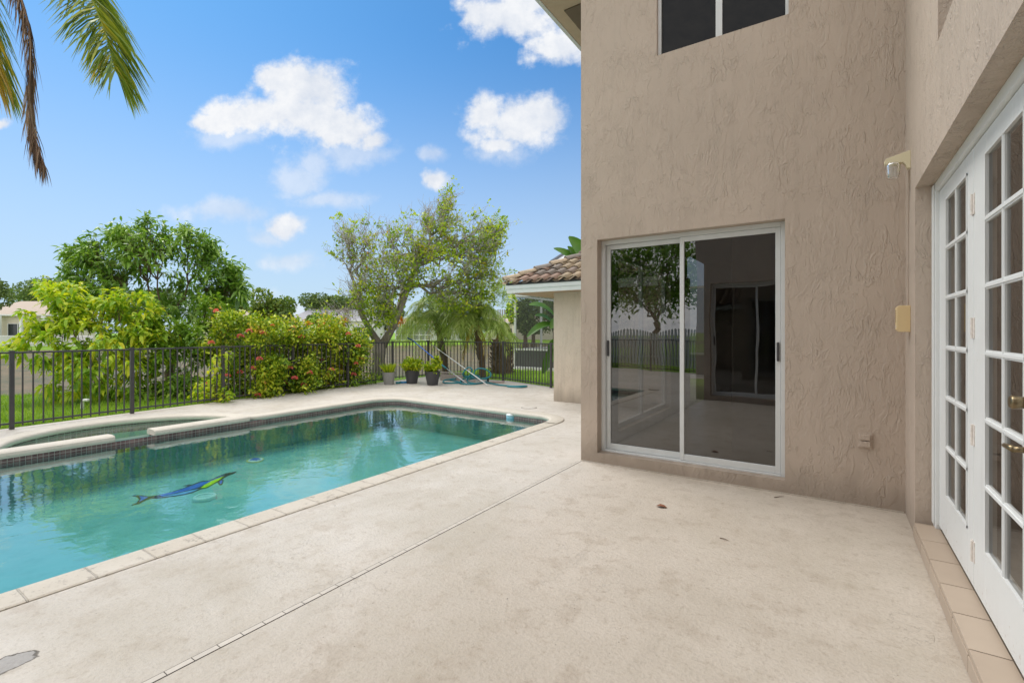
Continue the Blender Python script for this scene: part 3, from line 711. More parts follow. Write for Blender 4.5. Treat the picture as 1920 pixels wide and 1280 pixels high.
def win(name, x0, x1, z0, z1, yf, s):
    t = obj(name, MB().box((x0,yf,z0),(x0+.03,yf+s*.08,z1)).box((x1-.03,yf,z0),(x1,yf+s*.08,z1)).box((x0,yf+s*.001,z1-.03),(x1,yf+s*.079,z1)).box((x0,yf+s*.001,z0),(x1,yf+s*.079,z0+.022)), M['alu'], house)
    xm = (x0+x1)/2; obj('mullion', MB().box((xm-.03,yf-s*.006,z0+.02),(xm+.03,yf+s*.05,z1)), M['alu'], t)
    obj('pane', MB().quad((x0+.02,yf+s*.04,z0+.01),(xm,yf+s*.04,z0+.01),(xm,yf+s*.04,z1),(x0+.02,yf+s*.04,z1)).quad((xm,yf+s*.02,z0+.01),(x1-.02,yf+s*.02,z0+.01),(x1-.02,yf+s*.02,z1),(xm,yf+s*.02,z1)), M['dark_glass'], t)
win('upper_window', *upper_h, SW+.05, 1)
win('upper_window', -1.5, -.3, 4.2, 5.1, -.60, -1)
# dark backing of the upper rooms (attic space behind the clerestory)
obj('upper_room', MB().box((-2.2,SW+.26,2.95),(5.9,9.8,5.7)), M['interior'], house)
# side window of the room behind the sliding door
t = MB(); 
for y in (5.76,6.9,8.05): t.box((-2.36,y,.25),(-2.30,y+.045,2.5))
t.box((-2.36,5.80,.26),(-2.30,8.05,.31)); t.box((-2.36,5.80,2.44),(-2.30,8.05,2.49))
sw = obj('side_window', t, M['alu'], house)
obj('pane', MB().quad((-2.33,5.78,.3),(-2.33,8.08,.3),(-2.33,8.08,2.46),(-2.33,5.78,2.46)), M['glass'], sw)
# transom pane deep in the right wall
obj('transom_pane', MB().quad((RW+.15,1.9,3.17),(RW+.15,3.66,3.17),(RW+.15,3.66,4.2),(RW+.15,1.9,4.2)), M['dark_glass'], house)
# vertical blinds inside the slider
bl = MB()
for k in range(9):
    x = -.88+k*.062; bl.raw([(x,SW+.42,.14),(x+.07,SW+.45,.14),(x+.07,SW+.45,2.6),(x,SW+.42,2.6)], [(0,1,2,3)])
obj('vertical_blind', bl, M['curtain'], house)

# french doors: frame, three leaves, 2 x 6 panes each
XD = .611
fd_ = obj('french_door', MB().box((XD,4.568,.11),(XD+.10,4.49,2.553)).box((XD,1.45,.11),(XD+.10,1.52,2.553)).box((XD,1.52,2.49),(XD+.10,4.49,2.553)).box((XD-.012,4.552,.14),(XD,4.50,2.54)), M['door_paint'], house, bevel=.004)
def leaf(y1, y0, hinge=True, lever=False):
    zb, zt = .135, 2.485; gy1, gy0 = y1-.235 if lever else y1-.24, y0+.135
    x0, x1 = XD+.022, XD+.064
    g0, g1 = .405, 2.385
    pane_x = x0+.009
    mb = MB().box((x0,y0,zb),(x1,gy0,zt)).box((x0,gy1,zb),(x1,y1,zt)).box((x0,gy0,zb),(x1,gy1,g0)).box((x0,gy0,g1),(x1,gy1,zt))
    lf = obj('door_leaf', mb, M['door_paint'], fd_, bevel=.003)
    mu = MB(); ym = (gy0+gy1)/2
    def mun(a, b): mu.beam(a, b, .034, .026, (1,0,0)); 
    mu.box((x0-.0004,ym-.017,g0),(x0+.016,ym+.017,g1)); mu.box((x0-.004,ym-.007,g0),(x0,ym+.007,g1))
    for i in range(1,6):
        z = g0+(g1-g0)*i/6; mu.box((x0-.0008,gy0,z-.016),(x0+.0165,gy1,z+.016)); mu.box((x0-.006,gy0,z-.007),(x0-.001,gy1,z+.007))
    # glazing bead round each column of glass
    for a, b in ((gy0,gy0+.014),(gy1-.014,gy1)): mu.box((x0-.005,a,g0),(x0+.012,b,g1))
    mu.box((x0-.0054,gy0,g0),(x0+.0124,gy1,g0+.014)); mu.box((x0-.0054,gy0,g1-.014),(x0+.0124,gy1,g1))
    obj('muntin', mu, M['door_paint'], fd_)
    obj('pane', MB().quad((pane_x,gy0,g0),(pane_x,gy1,g0),(pane_x,gy1,g1),(pane_x,gy0,g1)), M['glass'], fd_)
    if hinge:
        for z in (2.18,1.52,.95,.33):
            hb = MB().box((x0-.004,y1-.028,z-.055),(x0+.001,y1+.030,z+.055)); hb.tube([(x0-.006,y1+.001,z-.055),(x0-.006,y1+.001,z+.055)], .008, 8)
            for zz in (-.025,.0,.025): hb.box((x0-.0145,y1-.008,z+zz-.001),(x0-.013,y1+.01,z+zz+.001))
            obj('hinge', hb, M['hinge'], fd_)
    if lever:
        yc = y0+.062
        k = MB(); k.tube([(x0,yc,1.23),(x0-.012,yc,1.23),(x0-.016,yc,1.23)], [.033,.033,.03], 20); k.tube([(x0-.016,yc,1.23),(x0-.055,yc,1.23),(x0-.062,yc,1.23)], [.022,.027,.02], 18)
        obj('deadbolt', k, M['brass'], fd_, smooth=True)
        k = MB(); k.tube([(x0,yc,1.05),(x0-.010,yc,1.05),(x0-.014,yc,1.05)], [.034,.034,.028], 20)
        k.tube([(x0-.012,yc,1.05),(x0-.052,yc,1.05)], .012, 12)
        k.tube([(x0-.050,yc-.006,1.05),(x0-.055,yc+.03,1.052),(x0-.055,yc+.07,1.048),(x0-.052,yc+.105,1.044),(x0-.050,yc+.12,1.046)], [.013,.012,.010,.009,.006], 12)
        obj('lever_handle', k, M['brass'], fd_, smooth=True)
leaf(4.488, 3.512, False); leaf(3.505, 2.545, True, True); leaf(2.538, 1.525, False)
# tiled step under the french doors
st = MB(); ny = 4.568
ytiles = np.arange(1.2, 4.568, .335)
for i, y in enumerate(ytiles):
    y1 = min(y+.328, 4.560); st.box((RW-.008,y,.086),(XD+.03,y1,.110)); st.box((RW-.012,y,.004),(RW-.0005,y1,.082))
def step_mat():
    m, nt, out = new_mat('step_tile'); q = N(nt); g = q.n('ShaderNodeNewGeometry')
    c = q.mix(g.outputs['Random Per Island'], (.42,.33,.25), (.50,.405,.315)); c = q.mix(q.math('MULTIPLY', q.noise(g.outputs['Position'], 6, 5), .3), c, (.26,.20,.15))
    nt.links.new(q.bsdf(c, .55), out.inputs[0]); return m
obj('door_step', st, step_mat(), house, bevel=.002)
obj('step_grout', MB().box((RW-.005,1.2,.0),(XD+.03,4.565,.105)), simple('grout',(.10,.075,.055),.9), house)

# wing roof: barrel tiles on the slope that faces the court
EX, EY, EZ, SL = -5.86, 8.62, 2.50, .49
fa = MB(); fa.box((EX,EY,2.33),(-2.45,EY+.025,2.50)); fa.box((EX,EY+.025,2.33),(EX+.025,14.5,2.50)); obj('wing_fascia', fa, simple('fascia_white',(.76,.79,.77),.45,var=.06), house)
fa = MB(); fa.box((EX-.02,EY-.022,2.42),(-2.45,EY-.001,2.515)); fa.box((EX-.022,EY-.02,2.42),(EX-.001,14.5,2.515)); obj('drip_edge', fa, simple('drip_white',(.76,.79,.78),.4,var=.06), house)
sf = MB(); sf.box((EX+.03,EY+.03,2.345),(-2.45,9.19,2.365)); sf.box((EX+.03,9.19,2.345),(-5.03,14.4,2.365)); obj('wing_soffit', sf, simple('soffit_wood',(.42,.30,.20),.7,var=.2), house)
def barrel(mb, p0, along, across, up, ln, wd, lift=.05, thick=.014, r1=1.0, r2=.86, drop=0.03):
    "one S/barrel tile: arch of width wd, length ln going up-slope"
    n = 7; V = []
    for t, r in ((0, r1), (1, r2)):
        for th in (0, thick):
            for a in np.linspace(0, math.pi, n):
                cx = -math.cos(a)*wd/2*r; cz = math.sin(a)*wd*.36*r-th*math.sin(a)
                V.append(np.array(p0)+np.array(along)*ln*t+np.array(across)*cx*(1-th*2)+np.array(up)*(cz+(lift if t == 0 else lift-drop)))
    Fc = []
    for i in range(n-1):
        Fc += [(i,i+1,2*n+i+1,2*n+i),(n+i,3*n+i,3*n+i+1,n+i+1),(i,n+i,n+i+1,i+1)]
    mb.raw(V, Fc)
al = np.array([0,1,SL])/math.hypot(1,SL); upn = np.array([0,-SL,1])/math.hypot(1,SL); ac = np.array([1,0,0])
tm = MB(); pw = .25; crs = .31
for k in range(12):
    s0 = k*crs; yy = EY-.06+s0*al[1]; zz = EZ+.005+s0*al[2]
    x = EX+.14
    while x < -2.3:
        if x-EX > (yy-EY)-.10: barrel(tm, (x+random.uniform(-.004,.004),yy,zz), al, ac, upn, crs+.07, pw*.80)
        x += pw
obj('roof_tile_course', tm, M['roof_tile'], house, smooth=True)
pn = MB()                                                  # pan tiles, the troughs between
for k in range(12):
    s0 = k*crs; yy = EY-.045+s0*al[1]; zz = EZ+.0+s0*al[2]; x = EX
    while x < -2.3:
        if x-EX > (yy-EY)-.18:
            V = []
            for tt in (0,1):
                for a in np.linspace(-1,1,5): V.append(np.array([x+a*pw*.36, yy, zz])+al*(crs+.06)*tt+upn*(.035*a*a+.022-.022*tt))
            pn.raw(V, [(i,i+1,i+6,i+5) for i in range(4)])
        x += pw
obj('roof_pan', pn, M['roof_tile'], house, smooth=True)
hc = MB(); hd = np.array([1,1,SL]); hl = np.linalg.norm(hd); hd = hd/hl; hs = np.array([1,-1,0])/math.sqrt(2); hu = np.cross(hs, hd); hu = hu if hu[2] > 0 else -hu
for k in range(11): barrel(hc, np.array([EX-.03,EY-.03,EZ+.045])+hd*k*.37, hd, hs, hu, .43, .24, .065, r1=1.05, r2=.85)
obj('hip_cap', hc, M['roof_tile'], house, smooth=True)
dk = MB(); dk.raw([(EX,EY,2.49),(-2.45,EY,2.49),(-2.45,EY+3.4,2.49+3.4*SL),(EX+3.4,EY+3.4,2.49+3.4*SL),(EX,14.5,2.49),(EX+3.4,14.5,2.49+3.4*SL)], [(0,1,2,3),(0,3,5,4)])
obj('roof_deck', dk, simple('roof_under',(.20,.15,.12),.8), house)
bb = MB(); bb.box((EX+.01,EY-.035,2.50),(-2.45,EY-.02,2.545)); obj('bird_stop', bb, M['dark'], house)

# wall lamp
L0 = np.array([RW,4.83,2.83]); lamp = thing('wall_lamp', 'cream arm wall lamp with ribbed jar glass above the door corner', 'wall lamp', L0)
mb = MB(); poly = [(0,.075),(-.02,.07),(-.15,.035),(-.16,.02),(-.16,-.005),(-.15,-.01),(-.045,-.01),(-.03,-.03),(-.02,-.06),(0,-.065)]
V = [L0+np.array([x,-.03,z]) for x,z in poly]+[L0+np.array([x,.03,z]) for x,z in poly]; k = len(poly)
mb.raw(V, [tuple(range(k))[::-1], tuple(range(k,2*k))]+[(i,(i+1)%k,(i+1)%k+k,i+k) for i in range(k)])
obj('arm', mb, M['cream'], lamp, bevel=.003)
prof = [(.046,-.008)]
for i in range(9): prof += [(.046+.003*(i%2)-.0005*i, -.018-i*.010)]
prof += [(.038,-.115),(.025,-.125),(.004,-.128)]
def jar_mat():
    m, nt, out = new_mat('ribbed_glass'); q = N(nt); b = q.n('ShaderNodeBsdfPrincipled'); b.inputs['Base Color'].default_value = (.85,.87,.86,1)
    b.inputs['Transmission Weight'].default_value = .9; b.inputs['Roughness'].default_value = .12; nt.links.new(b.outputs[0], out.inputs[0]); return m
obj('jar_glass', MB().lathe(prof, L0+np.array([-.105,0,0]), 20), jar_mat(), lamp, smooth=True)
# alarm sounder
B0 = np.array([RW,4.86,1.50]); sb = thing('alarm_siren', 'yellowed plastic siren box on the wall below the lamp', 'siren', B0)
sbm = MB(); q_ = [(0,0),(-.07,0),(-.085,.02),(-.085,.19),(-.07,.205),(0,.205)]
V = [B0+np.array([x,-.055,z]) for x,z in q_]+[B0+np.array([x,.055,z]) for x,z in q_]; k = 6
sbm.raw(V, [tuple(range(k))[::-1], tuple(range(k,2*k))]+[(i,(i+1)%k,(i+1)%k+k,i+k) for i in range(k)])
obj('case', sbm, M['tan_plastic'], sb, bevel=.004)
obj('cable', MB().tube([(RW-.006,4.90,1.70),(RW-.008,4.905,1.95),(RW-.006,4.895,2.35),(RW-.006,4.86,2.76)], .004, 6), M['stucco'], sb)
gm = MB()
for i in range(7): gm.box((RW-.0875,4.835,1.58+i*.014),(RW-.085,4.885,1.585+i*.014))
obj('button', MB().box((RW-.088,4.85,1.53),(RW-.085,4.87,1.55)), M['hinge'], sb); obj('grille', gm, simple('grille_brown',(.30,.20,.10),.6), sb)
# outlet box
O0 = np.array([.24,SW,.57]); ob = thing('outdoor_outlet', 'taupe painted double outlet cover low on the stucco wall', 'outlet', O0)
obj('box', MB().box((.19,SW-.014,.505),(.29,SW,.635)), M['stucco'], ob, bevel=.003)
obj('flap', MB().box((.198,SW-.034,.575),(.275,SW-.015,.622)), M['stucco'], ob, bevel=.004)
obj('flap', MB().box((.198,SW-.036,.518),(.275,SW-.015,.565)), M['stucco'], ob, bevel=.004)

# ------------------------------------------------------------------ fences
FH = 1.19
fence = thing('pool_fence', 'black metal picket fence round the pool deck', 'fence', (*fence_base[7],0))
posts = [np.array([x,y]) for x,y in fence_base]+[np.array([-4.95,10.95])]
rear = [np.array([-10.75,-8.0]), np.array([-8.3,-8.05]), np.array([-5.9,-8.05]), np.array([-3.5,-8.05]), np.array([-2.6,-8.05])]
def gz(p): return 0.0
pick = []; tr_, br_ = MB(), MB()
for seq in (posts, rear):
    for a, b in zip(seq[:-1], seq[1:]):
        ln = np.linalg.norm(b-a); k = int(round(ln/.127)); dd = (b-a)/ln
        a3 = np.array([*a,0]); b3 = np.array([*b,0])
        tr_.beam(a3+[0,0,FH-.012], b3+[0,0,FH-.012], .034, .028); br_.beam(a3+[0,0,.09], b3+[0,0,.09], .026, .026)
        for i in range(1,k): pick.append(a+(b-a)*i/k)
obj('top_rail', tr_, M['black_metal'], fence, bevel=.003); obj('bottom_rail', br_, M['black_metal'], fence)
def local_copy(name, proto, x, y, parent):
    o = proto.copy(); o.name = name; COL.objects.link(o); o.parent = parent; oo = org(parent); o.location = (x-oo[0], y-oo[1], -oo[2]); return o
pm = None; allposts = posts+rear[1:]
def proto_box(name, w, z0, z1, capw=0):
    mb = MB().box((-w/2,-w/2,z0),(w/2,w/2,z1))
    if capw: mb.box((-capw/2,-capw/2,z1),(capw/2,capw/2,z1+.012))
    me = bpy.data.meshes.new(name); me.from_pydata(mb.v[0].tolist() if len(mb.v)==1 else np.concatenate(mb.v).tolist(), [], mb.f); me.materials.append(M['black_metal'])
    return me
mpost = proto_box('post', .055, 0, FH+.01, .062); mpick = proto_box('picket', .019, .045, FH-.025)
for i, p in enumerate(allposts):
    o = bpy.data.objects.new('post', mpost); COL.objects.link(o); o.parent = fence; oo = org(fence); o.location = (p[0]-oo[0], p[1]-oo[1], 0)
vis = sorted([p for p in pick if p[1] > 1.2], key=lambda p: p[0]*FW[0]+p[1]*FW[1]); vs_ = set(id(p) for p in vis[:100])
for p in vis[:100]:
    o = bpy.data.objects.new('picket', mpick); COL.objects.link(o); o.parent = fence; oo = org(fence); o.location = (p[0]-oo[0], p[1]-oo[1], 0)
rest = MB()
for p in pick:
    if id(p) not in vs_: rest.box((p[0]-.0095,p[1]-.0095,.045),(p[0]+.0095,p[1]+.0095,FH-.025))
o = obj('far_picket', rest, M['black_metal'], fence); o['kind'] = 'stuff'

# white scalloped picket fence behind (seen mirrored in the door glass)
pf = thing('white_picket_fence', 'white scalloped picket fence mirrored in the left pane of the sliding door', 'fence', (-6,-11,0))
wp = MB()
for i in range(150):
    x = -16+i*.13; hh = 1.45+.22*abs(math.sin(i*math.pi/18)); wp.box((x,-11.02,0),(x+.09,-11,hh-.05)); wp.raw([(x,-11.02,hh-.05),(x+.09,-11.02,hh-.05),(x+.045,-11.02,hh),(x,-11,hh-.05),(x+.09,-11,hh-.05),(x+.045,-11,hh)], [(0,1,2),(5,4,3),(0,2,5,3),(1,4,5,2)])
wp.box((-16,-11.06,.3),(3.5,-11.021,.39)); wp.box((-16,-11.06,1.1),(3.5,-11.021,1.19)); obj('picket_panel', wp, M['white'], pf)

# ------------------------------------------------------------------ foliage tools
def norm(a): return a/(np.linalg.norm(a, axis=-1, keepdims=True)+1e-9)
def leaves(mb, P_, D, U, L, W, droop=.25, fold=.25, kind=8):
    n = len(P_); D = norm(D); S = norm(np.cross(D, U)); Nn = np.cross(S, D)
    L = np.broadcast_to(L, (n,))[:,None]; W = np.broadcast_to(W, (n,))[:,None]
    down = np.array([0,0,-1.])
    def at(t, w, side, up): return P_+D*L*t+down*(droop*L*t*t)+S*W*w*side+Nn*W*up
    if kind == 8:
        V = np.stack([at(0,0,0,0), at(.33,1,-1,fold), at(.33,0,0,0), at(.33,1,1,fold), at(.7,.75,-1,fold*.8), at(.7,0,0,0), at(.7,.75,1,fold*.8), at(1,0,0,0)], 1)
        f4 = np.array([(1,2,5,4),(2,3,6,5)]); f3 = np.array([(0,2,1),(0,3,2),(4,5,7),(5,6,7)]); k = 8
    else:
        V = np.stack([at(0,0,0,0), at(.5,1,-1,fold), at(.5,1,1,fold), at(1,0,0,0)], 1); f4 = np.zeros((0,4),int); f3 = np.array([(0,2,3),(0,3,1)]); k = 4
    b = (np.arange(n)*k)[:,None,None]; base = mb.n
    mb.v.append(V.reshape(-1,3)); mb.n += n*k
    if len(f4): mb.f.extend((f4[None]+b+base).reshape(-1,4).tolist())
    mb.f.extend((f3[None]+b+base).reshape(-1,3).tolist())
def rand_dirs(n): return norm(rng.normal(size=(n,3)))
def rosettes(mb, pts, out, per, L, W, spread=1.0, droop=.3, jit=.05, kind=8, upb=.0):
    "per leaves around every tip pointing outwards and hanging"
    n = len(pts); P_ = np.repeat(pts, per, 0)+rng.normal(size=(n*per,3))*jit
    O = np.repeat(norm(out), per, 0); D = norm(O*.45+rand_dirs(n*per)*spread+np.array([0,0,upb]))
    U = norm(np.array([0,0,1.])+rng.normal(size=D.shape)*.35)
    s = rng.uniform(.65,1.15,n*per); leaves(mb, P_, D, U, L*s, W*s, droop, kind=kind)
def kmeans(p, k, it=8):
    k = min(k, len(p)); c = p[rng.choice(len(p), k, replace=False)]
    for _ in range(it):
        a = np.argmin(((p[:,None]-c[None])**2).sum(-1), 1)
        for i in range(k):
            if (a==i).any(): c[i] = p[a==i].mean(0)
    return a, c
def limb(mb, a, b, r0, r1, n=5, wig=.06, sag=0., sides=6):
    t = np.linspace(0,1,n)[:,None]; ln = np.linalg.norm(b-a)
    p = a+(b-a)*t; w = rng.normal(size=(n,3))*wig*ln; w[0] = 0; w[-1] = 0; p = p+w; p[:,2] -= sag*ln*np.sin(np.pi*t[:,0])
    mb.tube(p, np.linspace(r0,r1,n), sides, cap=False); return p
def grow(mb, base, fork, pts, rt, k1=5, k2=4, wig=.06, twigr=.008, rl=.75):
    limb(mb, base, fork, rt*1.15, rt*.9, 7, wig*.6, sides=12)
    a, c = kmeans(pts, k1)
    for i in range(len(c)):
        sub = pts[a==i]
        if not len(sub): continue
        m1 = fork+(c[i]-fork)*.62; r1 = max(twigr*1.6, rt*rl*math.sqrt(len(sub)/len(pts))*1.2); limb(mb, fork, m1, r1, r1*.62, 6, wig, sides=8)
        a2, c2 = kmeans(sub, k2)
        for j in range(len(c2)):
            s2 = sub[a2==j]
            if not len(s2): continue
            m2 = m1+(c2[j]-m1)*.6; limb(mb, m1, m2, r1*.58, max(twigr,r1*.3), 5, wig, sides=6)
            for q in s2: limb(mb, m2, q, max(twigr,r1*.26), twigr*.6, 4, wig, sides=4)
def ell_pts(c, r, n, shell=.55):
    d = rand_dirs(n); rr = rng.uniform(shell,1,n)**.7; return np.array(c)+d*rr[:,None]*np.array(r)
def gp(px, d):
    p = PD(px, d, 0); p[2] = float(terrain(p[0], p[1])); 
    if p[2] < -2: p[2] = -.02
    return p
RT3 = np.array([RT[0],RT[1],0]); FW3 = np.array([FW[0],FW[1],0])
def cr(px, py, d, rx, rz, n, ry=None, shell=.5):
    "points inside a crown lobe; rx, rz in pixels at depth d"
    c = P(px, py, d); s = d/F; q = rand_dirs(n)*(rng.uniform(shell,1,n)**.6)[:,None]
    ry = rx if ry is None else ry
    return c+RT3*(q[:,:1]*rx*s)+FW3*(q[:,1:2]*ry*s)+np.array([0,0,1.])*(q[:,2:]*rz*s)

# 1 dark glossy tree left
def tree_dark():
    b = gp(318, 13.2); t = thing('broadleaf_tree', 'round dark green tree with long glossy leaves behind the yellow shrub', 'tree', b)
    lobes = [(300,500,13.2,75,70,110),(215,480,13.0,62,48,75),(170,515,12.9,40,55,45),(275,445,13.2,55,32,60),(350,470,13.4,55,45,75),(400,520,13.5,48,45,65),(430,535,13.6,28,45,35),(255,560,13,80,40,80),(360,560,13.4,60,40,60),(160,480,13,28,20,25)]
    pts = np.concatenate([cr(*l[:5], l[5]) for l in lobes])
    hole = np.sin(pts[:,0]*3.1+1)+np.sin(pts[:,2]*3.7)+np.sin(pts[:,1]*2.7+2); pts = pts[hole > -.75]
    spr = np.concatenate([cr(px,py,13.2,10,16,9) for px,py in ((275,425),(345,432),(395,462),(155,470),(215,440),(440,515),(452,545),(135,505),(310,440),(240,450))]); pts = np.concatenate([pts, spr])
    fork = P(318,640,13.2); wd = MB(); grow(wd, b, fork, pts, .10, 7, 6, .05, .007); obj('trunk', wd, M['bark_brown'], t, smooth=True)
    lv = MB(); cen = P(300,540,13.2); rosettes(lv, pts[::2], (pts-cen)[::2], 17, .245, .036, .9, .42, .08); rosettes(lv, pts[1::2], (pts-cen)[1::2], 14, .19, .030, 1.0, .3, .09); obj('crown', lv, M['leaf_dark'], t)
tree_dark()
# 2 yellow-green shrub
def shrub(name, label, lobes, base_px, base_d, mat, L, W, per, rt=.03, droop=.3, k1=6, spread=1.0, wood='bark_brown', cat='shrub', group=None, kind=8, fork_up=.25, jit=.05, extra=None, shell=.4):
    b = gp(base_px, base_d); t = thing(name, label, cat, b, group)
    pts = np.concatenate([cr(*l[:5], l[5], shell=shell) for l in lobes])
    pts[:,2] = np.maximum(pts[:,2], b[2]+.06)
    wd = MB(); fork = b+np.array([0,0,fork_up]); grow(wd, b, fork, pts, rt, k1, 4, .06, .005); obj('stems', wd, M[wood], t, smooth=True)
    lv = MB(); cen = pts.mean(0)-np.array([0,0,.5]); rosettes(lv, pts, pts-cen, per, L, W, spread, droop, jit, kind); obj('foliage', lv, M[mat], t)
    return t, pts
shrub('yellow_shrub', 'tall yellow-green shrub with drooping leaf clusters behind the left fence panels',
  [(120,560,11.0,40,25,20),(105,595,10.8,45,30,24),(165,580,11.2,50,30,28),(215,565,11.3,40,30,22),(260,585,11.4,40,35,24),(60,625,10.6,32,22,14),(150,630,10.8,60,35,28),(225,640,11.1,55,40,28),(280,640,11.4,45,45,32),(200,690,10.9,80,40,48),(120,680,10.7,45,30,20),(110,540,11.4,35,15,14),(140,720,10.6,50,30,8),(25,655,10.5,28,18,8),(230,720,11,40,30,12)],
  205, 10.9, 'leaf_yellow', .20, .040, 16, .028, .55, 9, 1.0, fork_up=.12, jit=.045)
shrub('green_shrub', 'bright green upright shrub between the yellow shrub and the flowering hedge',
  [(320,690,11.6,45,55,50),(350,640,11.9,42,45,44),(400,580,12.2,24,36,26),(395,640,12.0,42,45,44),(300,740,11.3,55,25,34),(360,730,11.6,50,35,36),(310,620,11.7,35,30,24),(430,620,12.2,35,35,30)],
  345, 11.8, 'leaf_mid', .17, .034, 16, .022, .4, 7, 1.0, fork_up=.12)
shrub('variegated_shrub', 'small yellowing shrub poking through the fence beside the red flowers',
  [(412,680,10.25,14,24,9),(400,730,10.35,26,20,14),(420,745,10.3,18,12,8),(385,745,10.4,20,14,8)], 402, 10.4, 'leaf_yellow', .13, .032, 10, .012, .4, 4, 1.0, fork_up=.08)
# 3 ixora hedge: separate bushes along the fence
hed = [(455,11.0,585,80,'red-flowered hedge bush at the left end beside the yellowing shrub'),(515,11.8,590,74,'red-flowered hedge bush second from the left along the fence'),
       (575,12.5,588,68,'red-flowered hedge bush in front of the distant grey roof'),(632,13.3,598,54,'red-flowered hedge bush at the right end next to the bare tree')]
def flower_heads(t, pts, n, r):
    fm = MB(); sel = pts[rng.choice(len(pts), n, replace=False)]
    return sel
for i, (px, d, top, rx, lab) in enumerate(hed):
    b = gp(px, d+.45); base_py = HZ+F*(H-b[2])/(d+.45)
    t = thing('flowering_hedge', lab, 'hedge', b, 'red-flowered bushes in the hedge behind the fence')
    lo = []
    for k in range(26):
        lo.append((px+rng.uniform(-.85,.85)*rx, rng.uniform(top+20, base_py-28) if k < 19 else base_py-rng.uniform(6,26), d+(.20 if k < 19 else .08)+rng.uniform(-.12,.5), rng.uniform(20,30), rng.uniform(15,25), 22))
    pts = np.concatenate([cr(*l[:5], l[5], shell=.2) for l in lo]); pts[:,2] = np.maximum(pts[:,2], b[2]+.05)
    wd = MB(); grow(wd, b, b+np.array([0,0,.15]), pts[::3], .025, 8, 4, .05, .004); obj('stems', wd, M['bark_brown'], t, smooth=True)
    lv = MB(); rosettes(lv, pts, pts-b, 16, .105, .026, 1.0, .12, .08, 8, .25); obj('foliage', lv, M['leaf_ixora'], t)
    dep = pts @ FW3; front = pts[np.argsort(dep)[:len(pts)//2]]
    sel = front[rng.choice(len(front), 14 if i < 2 else 9, replace=False)]
    for s_ in sel:
        c = s_-FW3*.22+np.array([0,0,.06]); fm = MB(); nn = 46; dd = rand_dirs(nn); dd[:,2] = np.abs(dd[:,2])
        leaves(fm, c+dd*.045, dd+rand_dirs(nn)*.3, rand_dirs(nn), .042, .018, 0, .1, 4); obj('flower', fm, M['flower'], t)
# small weeds at the foot of the fence
shrub('fence_weeds', 'low leafy weeds at the foot of the fence left of the gray pot', [(690,712,13.9,28,12,16),(665,722,13.3,20,8,10),(700,690,14.3,20,20,8)], 685, 14.1, 'leaf_mid', .10, .022, 9, .008, .3, 3, cat='plant', fork_up=.05)

